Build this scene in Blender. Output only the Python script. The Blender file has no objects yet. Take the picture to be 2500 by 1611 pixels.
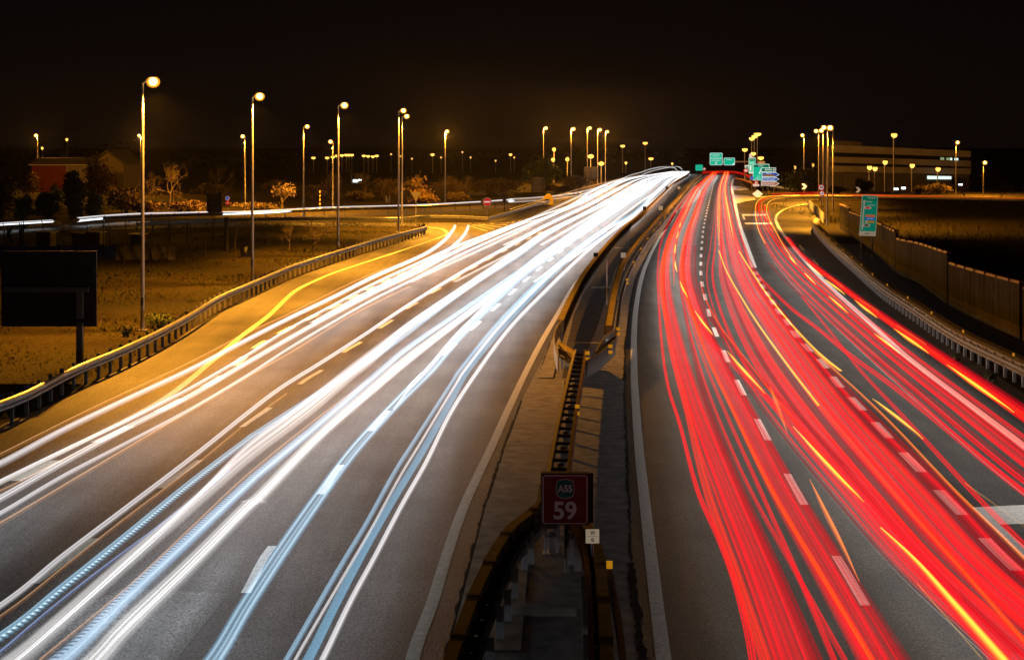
import bpy, bmesh, math, random
import numpy as np
from mathutils import Vector, Matrix
random.seed(7); np.random.seed(7)
S = bpy.context.scene
COL = S.collection

# ------------------------------------------------------------------ camera
# survey numbers: pixel coordinates of the 2500 px wide photograph, level camera with a lens shift
F, CX, HOR, H = 3843.0, 1250.0, 350.0, 7.6
cam = bpy.data.cameras.new('camera'); camo = bpy.data.objects.new('camera', cam); COL.objects.link(camo)
cam.sensor_width = 36.0; cam.lens = F/2500*36; cam.shift_y = -(805.5-HOR)/2500
cam.clip_start = 0.5; cam.clip_end = 6000
camo.location = (0, 0, H); camo.rotation_euler = (math.radians(90), 0, 0)
S.camera = camo

# ------------------------------------------------------------------ night sky, exposure
w = bpy.data.worlds.new('World'); S.world = w; w.use_nodes = True
nt = w.node_tree; nt.nodes.clear()
out = nt.nodes.new('ShaderNodeOutputWorld')
sky = nt.nodes.new('ShaderNodeTexSky'); sky.sky_type = 'NISHITA'; sky.sun_disc = False
sky.sun_elevation = math.radians(-4.5); sky.sun_rotation = math.radians(200)
bg = nt.nodes.new('ShaderNodeBackground'); bg.inputs['Strength'].default_value = 0.05
nt.links.new(sky.outputs[0], bg.inputs[0])
bg2 = nt.nodes.new('ShaderNodeBackground')          # light pollution: town glow low over the horizon
tc = nt.nodes.new('ShaderNodeTexCoord'); sx = nt.nodes.new('ShaderNodeSeparateXYZ')
nt.links.new(tc.outputs['Generated'], sx.inputs[0])
rmp = nt.nodes.new('ShaderNodeValToRGB')
rmp.color_ramp.elements[0].position = 0.0; rmp.color_ramp.elements[0].color = (0.0036, 0.0021, 0.0015, 1)
rmp.color_ramp.elements[1].position = 0.16; rmp.color_ramp.elements[1].color = (0.0024, 0.0015, 0.0016, 1)
nt.links.new(sx.outputs['Z'], rmp.inputs[0]); nt.links.new(rmp.outputs[0], bg2.inputs[0])
add = nt.nodes.new('ShaderNodeAddShader')
nt.links.new(bg.outputs[0], add.inputs[0]); nt.links.new(bg2.outputs[0], add.inputs[1]); nt.links.new(add.outputs[0], out.inputs[0])
S.view_settings.view_transform = 'Standard'; S.view_settings.look = 'None'
S.view_settings.exposure = 0.0; S.view_settings.gamma = 1.0
S.render.engine = 'CYCLES'
cy = S.cycles
cy.use_denoising = True
try: cy.denoiser = 'OPENIMAGEDENOISE'
except Exception: pass
cy.max_bounces = 5; cy.diffuse_bounces = 2; cy.glossy_bounces = 2; cy.transmission_bounces = 2
cy.transparent_max_bounces = 96; cy.sample_clamp_indirect = 4.0; cy.use_light_tree = True
cy.caustics_reflective = False; cy.caustics_refractive = False
HAZE = 0.00004
LAMP_W = 29000.0
SODIUM = (1.0, 0.385, 0.028)

# ------------------------------------------------------------------ helpers
def P(u, v, z=0.0, D=None):
    if D is None: D = F*(H-z)/(v-HOR)
    return Vector(((u-CX)*D/F, D, H-(v-HOR)*D/F))
def Dof(v, z=0.0): return F*(H-z)/(v-HOR)
def proj(p): return Vector((CX+p.x*F/p.y, HOR+(H-p.z)*F/p.y))
def sstep(a, b, x):
    t = np.clip((x-a)/(b-a), 0, 1); return t*t*(3-2*t)
def gz(x, y):                                        # the land: flat near, falling away behind the crest
    r = x/max(y, 1.0); k = float(sstep(0.150, 0.172, r))
    a = float(sstep(396, 520, y)); b = float(sstep(246, 300, y))
    return -6.0*(a*(1-k)+b*k)

def link(o, parent=None):
    COL.objects.link(o)
    if parent is not None: o.parent = parent
    return o
def obj(name, verts, faces, mat, parent=None, smooth=False, uvs=None, mats=None, fmat=None):
    me = bpy.data.meshes.new(name)
    me.from_pydata([tuple(v) for v in verts], [], faces)
    if mats:
        for m in mats: me.materials.append(m)
        if fmat is not None: me.polygons.foreach_set('material_index', fmat)
    elif mat is not None: me.materials.append(mat)
    if uvs is not None:
        uv = me.uv_layers.new(name='UVMap')
        li = np.empty(len(me.loops), dtype=np.int32); me.loops.foreach_get('vertex_index', li)
        uv.data.foreach_set('uv', np.asarray(uvs, dtype=np.float32)[li].ravel())
    if smooth: me.polygons.foreach_set('use_smooth', [True]*len(me.polygons))
    me.update()
    return link(bpy.data.objects.new(name, me), parent)
def tag(o, label=None, cat=None, group=None, kind=None):
    if label: o['label'] = label
    if cat: o['category'] = cat
    if group: o['group'] = group
    if kind: o['kind'] = kind
    return o
def empty(name, loc, label, cat, group=None, rz=0):
    o = bpy.data.objects.new(name, None); COL.objects.link(o)
    o.location = loc; o.rotation_euler = (0, 0, rz); o.empty_display_size = 0.2
    return tag(o, label, cat, group)
HOLD = {}
SUB = {'lettering', 'border', 'emblem', 'strip', 'header', 'arrow', 'badge', 'letter', 'bar', 'mark', 'shield', 'shield_rim', 'chevron', 'rule', 'lit_window', 'window_strip', 'window'}
def put(o, parent):                                  # parent a mesh written in world coordinates
    k = o.name.split('.')[0]
    if k in ('face', 'panel', 'wall', 'plate'): HOLD.setdefault(parent.name, {}).setdefault('face' if k in ('face',) else 'panel', o)
    h = HOLD.get(parent.name, {})
    if k in SUB and h:                               # a sub-part: sits on its panel, which already stands in world coordinates
        o.parent = h.get('face') or h.get('panel'); return o
    o.parent = parent
    o.matrix_parent_inverse = Matrix.Translation(parent.location).inverted() if parent.rotation_euler.z == 0 else \
        (Matrix.Translation(parent.location) @ Matrix.Rotation(parent.rotation_euler.z, 4, 'Z')).inverted()
    return o
class MB:
    def __init__(s): s.v = []; s.f = []; s.m = []
    def box(s, c, d, rz=0.0, m=0, ry=0.0):
        b = len(s.v); R = Matrix.Rotation(rz, 3, 'Z') @ Matrix.Rotation(ry, 3, 'Y')
        for x in (-.5, .5):
            for y in (-.5, .5):
                for z in (-.5, .5):
                    s.v.append(Vector(c)+R @ Vector((x*d[0], y*d[1], z*d[2])))
        for q in ((0,1,3,2),(4,6,7,5),(0,4,5,1),(2,3,7,6),(0,2,6,4),(1,5,7,3)):
            s.f.append([b+i for i in q]); s.m.append(m)
        return s
    def tube(s, pts, r, n=8, m=0, cap=True):
        b = len(s.v); pts = [Vector(p) for p in pts]; k = len(pts)
        rr = r if isinstance(r, (list, tuple)) else [r]*k
        for i, p in enumerate(pts):
            t = (pts[min(i+1, k-1)]-pts[max(i-1, 0)]).normalized()
            a = t.cross(Vector((0, 0, 1)))
            if a.length < .05: a = t.cross(Vector((0, 1, 0)))
            a.normalize(); c = t.cross(a)
            for j in range(n):
                th = 2*math.pi*j/n
                s.v.append(p+(a*math.cos(th)+c*math.sin(th))*rr[i])
        for i in range(k-1):
            for j in range(n):
                s.f.append([b+i*n+j, b+i*n+(j+1) % n, b+(i+1)*n+(j+1) % n, b+(i+1)*n+j]); s.m.append(m)
        if cap:
            s.f.append([b+j for j in range(n)][::-1]); s.m.append(m)
            s.f.append([b+(k-1)*n+j for j in range(n)]); s.m.append(m)
        return s
    def prism(s, poly, y0, y1, m=0):                 # poly in (x, z), extruded along y
        b = len(s.v); n = len(poly)
        for y in (y0, y1):
            for (x, z) in poly: s.v.append(Vector((x, y, z)))
        s.f.append([b+i for i in range(n)]); s.m.append(m)
        s.f.append([b+n+i for i in range(n)][::-1]); s.m.append(m)
        for i in range(n):
            j = (i+1) % n; s.f.append([b+i, b+n+i, b+n+j, b+j]); s.m.append(m)
        return s
    def lathe(s, c, prof, n=14, m=0):
        b = len(s.v); k = len(prof)
        for (r, z) in prof:
            for j in range(n):
                th = 2*math.pi*j/n
                s.v.append(Vector(c)+Vector((r*math.cos(th), r*math.sin(th), z)))
        for i in range(k-1):
            for j in range(n):
                s.f.append([b+i*n+j, b+i*n+(j+1) % n, b+(i+1)*n+(j+1) % n, b+(i+1)*n+j]); s.m.append(m)
        return s
    def build(s, name, mat, parent=None, mats=None, smooth=False):
        return obj(name, s.v, s.f, mat, parent, smooth, mats=mats, fmat=s.m if mats else None)

# ------------------------------------------------------------------ materials
def nodes(name):
    m = bpy.data.materials.new(name); m.use_nodes = True
    return m, m.node_tree, m.node_tree.nodes['Principled BSDF']
def mat(name, col, rough=.6, metal=0.0, var=.25, scale=6.0, bump=0.0, spec=.5, col2=None, emit=None, es=0.0):
    m, t, b = nodes(name)
    n = t.nodes.new('ShaderNodeTexNoise'); n.inputs['Scale'].default_value = scale; n.inputs['Detail'].default_value = 6
    g = t.nodes.new('ShaderNodeTexCoord'); t.links.new(g.outputs['Object'], n.inputs['Vector'])
    r = t.nodes.new('ShaderNodeValToRGB')
    c1 = [c*(1-var) for c in col]; c2 = list(col2) if col2 else [min(1, c*(1+var)) for c in col]
    r.color_ramp.elements[0].position = .3; r.color_ramp.elements[1].position = .7
    r.color_ramp.elements[0].color = (*c1, 1); r.color_ramp.elements[1].color = (*c2, 1)
    t.links.new(n.outputs['Fac'], r.inputs[0]); t.links.new(r.outputs[0], b.inputs['Base Color'])
    b.inputs['Roughness'].default_value = rough; b.inputs['Metallic'].default_value = metal
    b.inputs['Specular IOR Level'].default_value = spec
    if bump:
        bp = t.nodes.new('ShaderNodeBump'); bp.inputs['Strength'].default_value = bump; bp.inputs['Distance'].default_value = .02
        t.links.new(n.outputs['Fac'], bp.inputs['Height']); t.links.new(bp.outputs[0], b.inputs['Normal'])
    if emit:
        b.inputs['Emission Color'].default_value = (*emit, 1); b.inputs['Emission Strength'].default_value = es
        m.cycles.emission_sampling = 'NONE'
    return m
def glow(name, col, strength):
    m = bpy.data.materials.new(name); m.use_nodes = True; t = m.node_tree; t.nodes.clear()
    e = t.nodes.new('ShaderNodeEmission'); e.inputs[0].default_value = (*col, 1); e.inputs[1].default_value = strength
    o = t.nodes.new('ShaderNodeOutputMaterial'); t.links.new(e.outputs[0], o.inputs[0])
    m.cycles.emission_sampling = 'NONE'; return m

def asphalt(name, base, warm=1.0):
    m, t, b = nodes(name); L = t.links
    g = t.nodes.new('ShaderNodeTexCoord')
    n1 = t.nodes.new('ShaderNodeTexNoise'); n1.inputs['Scale'].default_value = 26; n1.inputs['Detail'].default_value = 5; n1.inputs['Roughness'].default_value = .75
    n2 = t.nodes.new('ShaderNodeTexNoise'); n2.inputs['Scale'].default_value = .35; n2.inputs['Detail'].default_value = 4
    n3 = t.nodes.new('ShaderNodeTexVoronoi'); n3.inputs['Scale'].default_value = 38
    mp = t.nodes.new('ShaderNodeMapping'); mp.inputs['Scale'].default_value = (1.6, .06, 1)
    n4 = t.nodes.new('ShaderNodeTexNoise'); n4.inputs['Scale'].default_value = 1.0; n4.inputs['Detail'].default_value = 3
    for n in (n1, n2, n3): L.new(g.outputs['Object'], n.inputs['Vector'])
    L.new(g.outputs['Object'], mp.inputs[0]); L.new(mp.outputs[0], n4.inputs['Vector'])
    r = t.nodes.new('ShaderNodeValToRGB')
    r.color_ramp.elements[0].position = .40; r.color_ramp.elements[1].position = .66
    r.color_ramp.elements[0].color = (base*.30, base*.29, base*.29, 1); r.color_ramp.elements[1].color = (base*2.5*warm, base*2.4, base*2.35, 1)
    L.new(n1.outputs['Fac'], r.inputs[0])
    mx = t.nodes.new('ShaderNodeMix'); mx.data_type = 'RGBA'; mx.blend_type = 'MULTIPLY'; mx.inputs[0].default_value = 1
    r2 = t.nodes.new('ShaderNodeValToRGB'); r2.color_ramp.elements[0].color = (.62, .62, .62, 1); r2.color_ramp.elements[1].color = (1.3, 1.28, 1.25, 1)
    r2.color_ramp.elements[0].position = .3; r2.color_ramp.elements[1].position = .7
    L.new(n2.outputs['Fac'], r2.inputs[0]); L.new(r.outputs[0], mx.inputs[6]); L.new(r2.outputs[0], mx.inputs[7])
    mx2 = t.nodes.new('ShaderNodeMix'); mx2.data_type = 'RGBA'; mx2.blend_type = 'MULTIPLY'; mx2.inputs[0].default_value = .7
    r3 = t.nodes.new('ShaderNodeValToRGB'); r3.color_ramp.elements[0].color = (.58, .58, .58, 1); r3.color_ramp.elements[1].color = (1.3, 1.3, 1.3, 1)
    r3.color_ramp.elements[0].position = .35; r3.color_ramp.elements[1].position = .65
    L.new(n4.outputs['Fac'], r3.inputs[0]); L.new(mx.outputs[2], mx2.inputs[6]); L.new(r3.outputs[0], mx2.inputs[7])
    L.new(mx2.outputs[2], b.inputs['Base Color'])
    b.inputs['Roughness'].default_value = .62; b.inputs['Specular IOR Level'].default_value = .4
    bp = t.nodes.new('ShaderNodeBump'); bp.inputs['Strength'].default_value = .9; bp.inputs['Distance'].default_value = .02
    ad = t.nodes.new('ShaderNodeMath'); ad.operation = 'ADD'
    L.new(n1.outputs['Fac'], ad.inputs[0]); L.new(n3.outputs['Distance'], ad.inputs[1]); L.new(ad.outputs[0], bp.inputs['Height'])
    L.new(bp.outputs[0], b.inputs['Normal']); return m

def streak_mat(name, core, edge, strength, soft=.55, lines=7.0, lo=.35, ripple=0.0, rside=1, fade=None, block=None, sample=False):
    """light left hanging over the road: it only adds light, so what lies behind shows through"""
    m = bpy.data.materials.new(name); m.use_nodes = True; t = m.node_tree; t.nodes.clear(); L = t.links
    N = lambda k: t.nodes.new(k)
    uv = N('ShaderNodeUVMap'); sp = N('ShaderNodeSeparateXYZ'); L.new(uv.outputs[0], sp.inputs[0])
    def M(op, a, b=None, c=None):
        n = N('ShaderNodeMath'); n.operation = op
        for i, x in enumerate((a, b, c)):
            if x is None: continue
            if isinstance(x, (int, float)): n.inputs[i].default_value = x
            else: L.new(x, n.inputs[i])
        return n.outputs[0]
    au = M('ABSOLUTE', M('MULTIPLY_ADD', sp.outputs[0], 2.0, -1.0))
    mr = N('ShaderNodeMapRange'); mr.interpolation_type = 'SMOOTHSTEP'
    mr.inputs[1].default_value = 1-soft; mr.inputs[2].default_value = 1.0; mr.inputs[3].default_value = 1; mr.inputs[4].default_value = 0
    L.new(au, mr.inputs[0]); prof = mr.outputs[0]
    oi = N('ShaderNodeObjectInfo')
    cv = N('ShaderNodeCombineXYZ')
    L.new(M('MULTIPLY', sp.outputs[0], lines), cv.inputs[0]); L.new(M('MULTIPLY', sp.outputs[1], .012), cv.inputs[1])
    L.new(M('MULTIPLY', oi.outputs['Random'], 97.0), cv.inputs[2])
    nz = N('ShaderNodeTexNoise'); nz.inputs['Scale'].default_value = 1.0; nz.inputs['Detail'].default_value = 3; nz.inputs['Roughness'].default_value = .6
    L.new(cv.outputs[0], nz.inputs['Vector'])
    m2 = N('ShaderNodeMapRange'); m2.inputs[1].default_value = .32; m2.inputs[2].default_value = .68; m2.inputs[3].default_value = lo; m2.inputs[4].default_value = 1.0
    L.new(nz.outputs['Fac'], m2.inputs[0])
    val = M('MULTIPLY', prof, m2.outputs[0])
    if ripple:
        sn = M('SINE', M('MULTIPLY_ADD', sp.outputs[1], 2*math.pi/ripple, M('MULTIPLY', sp.outputs[0], 2.0)))
        side = N('ShaderNodeMapRange'); side.interpolation_type = 'SMOOTHSTEP'
        a_, b_ = (.56, .62) if rside > 0 else (.44, .38)
        side.inputs[1].default_value = a_; side.inputs[2].default_value = b_; side.inputs[3].default_value = 0.0; side.inputs[4].default_value = .62
        L.new(sp.outputs[0], side.inputs[0])
        g = M('MULTIPLY', M('GREATER_THAN', sn, 0.1), side.outputs[0])
        val = M('MULTIPLY', val, M('SUBTRACT', 1.0, g))
    amp = val
    if fade:
        ge = N('ShaderNodeNewGeometry'); sy = N('ShaderNodeSeparateXYZ'); L.new(ge.outputs['Position'], sy.inputs[0])
        fd = N('ShaderNodeMapRange'); fd.interpolation_type = 'SMOOTHSTEP'
        fd.inputs[1].default_value = fade[0]; fd.inputs[2].default_value = fade[1]; fd.inputs[3].default_value = fade[2]; fd.inputs[4].default_value = 1.0
        L.new(sy.outputs['Y'], fd.inputs[0]); amp = M('MULTIPLY', val, fd.outputs[0])
    mix = N('ShaderNodeMix'); mix.data_type = 'RGBA'
    mix.inputs[6].default_value = (*edge, 1); mix.inputs[7].default_value = (*core, 1)
    L.new(M('POWER', val, 1.5), mix.inputs[0])
    e = N('ShaderNodeEmission'); L.new(mix.outputs[2], e.inputs[0]); gb = N('ShaderNodeNewGeometry'); L.new(M('MULTIPLY', M('MULTIPLY', amp, strength), M('SUBTRACT', 1.0, gb.outputs['Backfacing'])), e.inputs[1])
    tr = N('ShaderNodeBsdfTransparent'); ad = N('ShaderNodeAddShader'); o = N('ShaderNodeOutputMaterial')
    if block:                                         # the cars that drew the trail hid the asphalt part of the time
        bm = N('ShaderNodeMix'); bm.data_type = 'RGBA'; bm.inputs[6].default_value = (1, 1, 1, 1); bm.inputs[7].default_value = (*block, 1)
        L.new(val, bm.inputs[0]); L.new(bm.outputs[2], tr.inputs[0])
    L.new(e.outputs[0], ad.inputs[0]); L.new(tr.outputs[0], ad.inputs[1]); L.new(ad.outputs[0], o.inputs[0])
    m.cycles.emission_sampling = 'NONE'
    return m
def wash_mat(name, col, near, far, d0, d1):
    """underside of a trail: an added glow that lights the asphalt in place of the headlights"""
    m = bpy.data.materials.new(name); m.use_nodes = True; t = m.node_tree; t.nodes.clear(); L = t.links; N = t.nodes.new
    e = N('ShaderNodeEmission'); e.inputs[0].default_value = (*col, 1); g = N('ShaderNodeNewGeometry'); sy = N('ShaderNodeSeparateXYZ')
    L.new(g.outputs['Position'], sy.inputs[0])
    fd = N('ShaderNodeMapRange'); fd.inputs[1].default_value = d0; fd.inputs[2].default_value = d1; fd.inputs[3].default_value = near; fd.inputs[4].default_value = far
    L.new(sy.outputs['Y'], fd.inputs[0])
    iv = N('ShaderNodeMath'); iv.operation = 'SUBTRACT'; iv.inputs[0].default_value = 1; L.new(g.outputs['Backfacing'], iv.inputs[1])
    mu = N('ShaderNodeMath'); mu.operation = 'MULTIPLY'; L.new(fd.outputs[0], mu.inputs[0]); L.new(iv.outputs[0], mu.inputs[1]); L.new(mu.outputs[0], e.inputs[1])
    tr = N('ShaderNodeBsdfTransparent'); ad = N('ShaderNodeAddShader'); o = N('ShaderNodeOutputMaterial')
    L.new(e.outputs[0], ad.inputs[0]); L.new(tr.outputs[0], ad.inputs[1]); L.new(ad.outputs[0], o.inputs[0])
    m.cycles.emission_sampling = 'FRONT'; return m

M = {}
M['asphalt'] = asphalt('asphalt', .074); M['asphalt_dark'] = asphalt('asphalt dark', .050)
M['concrete'] = mat('stained concrete', (.30, .26, .20), .9, var=.35, scale=2.6, bump=.12)
M['concrete_dark'] = mat('dirty concrete', (.23, .22, .21), .92, var=.4, scale=3.0, bump=.2)
M['soil'] = mat('bare soil', (.035, .03, .025), .95, var=.5, scale=1.5, bump=.5)
M['white_paint'] = mat('worn white road paint', (.80, .80, .78), .7, var=.22, scale=14, bump=.2)
M['yellow_paint'] = mat('worn edge line paint', (.62, .60, .52), .7, var=.2, scale=9)
M['galv'] = mat('galvanised steel', (.36, .37, .40), .42, .75, .2, 3)
M['galv_dull'] = mat('weathered galvanised steel', (.30, .27, .24), .6, .45, .3, 4)
M['cream_rail'] = mat('pale lit rail', (.78, .70, .58), .55, .2, .2, 4)  # steel made paler to carry the lamp light on this beam
M['rusty'] = mat('rust tinged steel', (.22, .12, .10), .7, .3, .35, 5)
M['brown_steel'] = mat('dusty brown steel', (.40, .30, .15), .65, .1, .35, 4)
M['post'] = mat('dark steel post', (.14, .13, .12), .7, .3, .3, 4)
M['pale_post'] = mat('pale galvanised post', (.55, .57, .60), .5, .4, .15, 3)
M['pole'] = mat('galvanised lamp pole', (.42, .40, .37), .45, .6, .15, 2)
M['dark_metal'] = mat('dark sign back', (.028, .024, .024), .6, .3, .3, 1.2)
M['grey_board'] = mat('grey sign back', (.12, .11, .10), .6, .4, .25, 1.5)
M['ref_orange'] = mat('orange reflector', (.95, .42, .01), .35, var=.08, emit=(1, .42, .01), es=.35)  # own emission stands in for headlights thrown back by the reflectors
def upward(m):
    t = m.node_tree; c = t.nodes.new('ShaderNodeCombineXYZ'); c.inputs[2].default_value = 1.0
    b = t.nodes['Principled BSDF']; t.links.new(c.outputs[0], b.inputs['Normal'])
    tl = t.nodes.new('ShaderNodeBsdfTranslucent'); mx = t.nodes.new('ShaderNodeMixShader'); mx.inputs[0].default_value = .5
    t.links.new(b.inputs['Base Color'].links[0].from_socket, tl.inputs['Color'])
    t.links.new(b.outputs[0], mx.inputs[1]); t.links.new(tl.outputs[0], mx.inputs[2])
    t.links.new(mx.outputs[0], t.nodes['Material Output'].inputs['Surface']); return m
M['white'] = mat('white sheet', (.75, .75, .76), .5, var=.06)
M['black'] = mat('black sheet', (.015, .015, .016), .9, var=.1, spec=.1)
M['km_red'] = mat('maroon sign sheet', (.26, .028, .036), .6, var=.08, spec=.2)
M['km_green'] = mat('dark teal shield', (.006, .17, .16), .45, var=.08)
M['km_white'] = mat('white sign lettering', (.92, .84, .84), .5, var=.04)
M['grass'] = mat('dry grass blades', (.085, .062, .022), .9, var=.4, scale=.5, col2=(.075, .078, .020), spec=.05)
M['red_sign'] = mat('red sign sheet', (.70, .015, .02), .4, var=.05, emit=(1, .02, .03), es=.28)  # sign sheets down to the lettering: emission in place of returned headlights
M['white_sign'] = mat('white glowing sheet', (.8, .78, .76), .4, var=.04, emit=(1, .92, .85), es=.45)
M['white_sign_dim'] = mat('dim glowing sheet', (.7, .68, .62), .4, var=.04, emit=(1, .8, .55), es=.2)
M['green_glow'] = mat('glowing green sign', (.0, .42, .25), .4, var=.05, emit=(0, .50, .32), es=.85)
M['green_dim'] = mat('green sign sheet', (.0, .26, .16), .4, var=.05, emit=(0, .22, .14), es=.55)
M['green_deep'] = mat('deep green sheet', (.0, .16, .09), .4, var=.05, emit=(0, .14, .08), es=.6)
M['blue_glow'] = mat('blue sign sheet', (.01, .09, .55), .4, var=.05, emit=(.01, .10, .55), es=.6)
M['brown_glow'] = mat('brown sign sheet', (.40, .09, .03), .4, var=.05, emit=(.5, .12, .05), es=.6)
M['ochre_glow'] = mat('ochre sign strip', (.40, .20, .03), .4, var=.05, emit=(.4, .2, .03), es=.5)
M['letters_glow'] = mat('glowing lettering', (.8, .85, .85), .4, var=.03, emit=(.85, 1, .95), es=.75)
M['tarp'] = mat('blue tarpaulin', (.0, .09, 1.0), .6, var=.4, scale=1.2, emit=(.01, .07, .27), es=0.0)
M['tarp_grey'] = mat('grey tarpaulin', (.13, .12, .10), .8, var=.5, scale=1.5)
M['teal_cloth'] = mat('teal cloth', (.01, .16, .14), .7, var=.3)
M['wood'] = mat('weathered timber', (.09, .055, .03), .85, var=.4, scale=3)
M['red_wall'] = mat('red rendered wall', (.15, .018, .010), .85, var=.25, scale=1)
M['pale_wall'] = mat('pale rendered wall', (.20, .17, .14), .85, var=.2, scale=1)
M['roof_dark'] = mat('dark roof sheeting', (.035, .027, .022), .8, var=.3)
M['band'] = mat('pale facade band', (.36, .33, .29), .8, var=.15, scale=.4)
M['glass_dark'] = mat('dark window strip', (.015, .015, .02), .2, var=.2, scale=.8)
M['noise_wall'] = mat('weathered green wall panel', (.034, .030, .013), .75, .1, .45, 1.4)
M['noise_base'] = mat('yellow wall base panel', (.105, .078, .022), .8, 0, .35, 1.5)
M['coping'] = mat('red lit coping', (.26, .10, .05), .55, .2, .35, 2)  # reddish light along the rim is put into this colour
M['graffiti'] = mat('grey spray paint', (.13, .12, .10), .7, var=.3)
M['bark'] = mat('bark', (.10, .07, .045), .9, var=.4, scale=4)
M['pale_bark'] = mat('pale bark', (.12, .085, .05), .9, var=.3, scale=4)
M['leaf_ochre'] = mat('autumn leaves', (.17, .10, .022), .8, var=.5, scale=.8)
M['leaf_brown'] = mat('brown leaves', (.12, .08, .03), .85, var=.5, scale=.8)
M['leaf_green'] = mat('green leaves', (.07, .095, .018), .8, var=.55, scale=.8)
M['leaf_dark'] = mat('dark evergreen leaves', (.03, .04, .014), .85, var=.5, scale=.8)
M['yellow_plastic'] = mat('yellow plastic', (.75, .42, .01), .5, var=.1, emit=(.9, .5, .01), es=.15)  # faint emission added, as if headlights caught the yellow
def amber(name, col, st):
    m = bpy.data.materials.new(name); m.use_nodes = True; t = m.node_tree; t.nodes.clear(); N = t.nodes.new
    e = N('ShaderNodeEmission'); e.inputs[0].default_value = (*col, 1); e.inputs[1].default_value = st
    tr = N('ShaderNodeBsdfTransparent'); ad = N('ShaderNodeAddShader'); o = N('ShaderNodeOutputMaterial')
    t.links.new(e.outputs[0], ad.inputs[0]); t.links.new(tr.outputs[0], ad.inputs[1]); t.links.new(ad.outputs[0], o.inputs[0])
    m.cycles.emission_sampling = 'NONE'; return m
M['amber'] = amber('glowing amber glass', (1.0, .36, .02), .55)
M['lamp'] = glow('sodium lamp glass', (1.0, .55, .13), 7)
M['lamp_far'] = glow('distant sodium lamp', (1.0, .46, .07), 3.2)
M['lamp_dim'] = glow('dim sodium lamp', (1.0, .50, .10), 1.6)
M['lit_window'] = glow('lit window', (.75, 1.0, .85), 1.3)
M['lit_window_dim'] = glow('dim lit window', (.55, .75, .35), .45)
M['cold_light'] = glow('cold floodlight', (.8, 1.0, .95), 6)

def wall_mat(name, cols):
    m, t, b = nodes(name); L = t.links; N = t.nodes.new; g = N('ShaderNodeTexCoord')
    mp = N('ShaderNodeMapping'); mp.inputs['Scale'].default_value = (3.2, 3.2, .35); L.new(g.outputs['Object'], mp.inputs[0])
    a = N('ShaderNodeTexNoise'); a.inputs['Scale'].default_value = 1.0; a.inputs['Detail'].default_value = 8; a.inputs['Roughness'].default_value = .7; L.new(mp.outputs[0], a.inputs['Vector'])
    c = N('ShaderNodeTexNoise'); c.inputs['Scale'].default_value = .5; c.inputs['Detail'].default_value = 5; L.new(g.outputs['Object'], c.inputs['Vector'])
    r = N('ShaderNodeValToRGB'); e = r.color_ramp.elements; e[0].position = .33; e[0].color = (*cols[0], 1); e[1].position = .68; e[1].color = (*cols[2], 1); k = e.new(.5); k.color = (*cols[1], 1)
    ad = N('ShaderNodeMath'); ad.operation = 'MULTIPLY_ADD'; ad.inputs[1].default_value = .6; L.new(a.outputs['Fac'], ad.inputs[0])
    mu = N('ShaderNodeMath'); mu.operation = 'MULTIPLY'; mu.inputs[1].default_value = .4; L.new(c.outputs['Fac'], mu.inputs[0]); L.new(mu.outputs[0], ad.inputs[2])
    L.new(ad.outputs[0], r.inputs[0]); L.new(r.outputs[0], b.inputs['Base Color']); b.inputs['Roughness'].default_value = .85; b.inputs['Specular IOR Level'].default_value = .2
    return m
M['noise_wall'] = wall_mat('stained green wall panel', ((.012,.011,.006),(.048,.045,.024),(.11,.105,.080)))
M['noise_base'] = wall_mat('stained yellow wall base', ((.03,.022,.008),(.12,.09,.025),(.18,.14,.05)))
# land: dry field with green tufts
def land_mat():
    m, t, b = nodes('field earth and dry grass'); L = t.links
    g = t.nodes.new('ShaderNodeTexCoord')
    a = t.nodes.new('ShaderNodeTexNoise'); a.inputs['Scale'].default_value = .12; a.inputs['Detail'].default_value = 7; a.inputs['Roughness'].default_value = .65
    c = t.nodes.new('ShaderNodeTexNoise'); c.inputs['Scale'].default_value = 5; c.inputs['Detail'].default_value = 6
    L.new(g.outputs['Object'], a.inputs['Vector']); L.new(g.outputs['Object'], c.inputs['Vector'])
    r = t.nodes.new('ShaderNodeValToRGB')
    e = r.color_ramp.elements; e[0].position = .35; e[0].color = (.017, .012, .005, 1); e[1].position = .65; e[1].color = (.034, .031, .008, 1)
    n = e.new(.5); n.color = (.036, .026, .008, 1)
    L.new(a.outputs['Fac'], r.inputs[0])
    mx = t.nodes.new('ShaderNodeMix'); mx.data_type = 'RGBA'; mx.blend_type = 'MULTIPLY'; mx.inputs[0].default_value = .9
    r2 = t.nodes.new('ShaderNodeValToRGB'); r2.color_ramp.elements[0].position = .3; r2.color_ramp.elements[1].position = .7
    r2.color_ramp.elements[0].color = (.45, .45, .45, 1); r2.color_ramp.elements[1].color = (1.3, 1.3, 1.3, 1)
    L.new(c.outputs['Fac'], r2.inputs[0]); L.new(r.outputs[0], mx.inputs[6]); L.new(r2.outputs[0], mx.inputs[7])
    L.new(mx.outputs[2], b.inputs['Base Color']); b.inputs['Roughness'].default_value = .95; b.inputs['Specular IOR Level'].default_value = .1
    bp = t.nodes.new('ShaderNodeBump'); bp.inputs['Strength'].default_value = 1; bp.inputs['Distance'].default_value = .12
    L.new(c.outputs['Fac'], bp.inputs['Height']); L.new(bp.outputs[0], b.inputs['Normal']); return m
M['land'] = land_mat()

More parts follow.
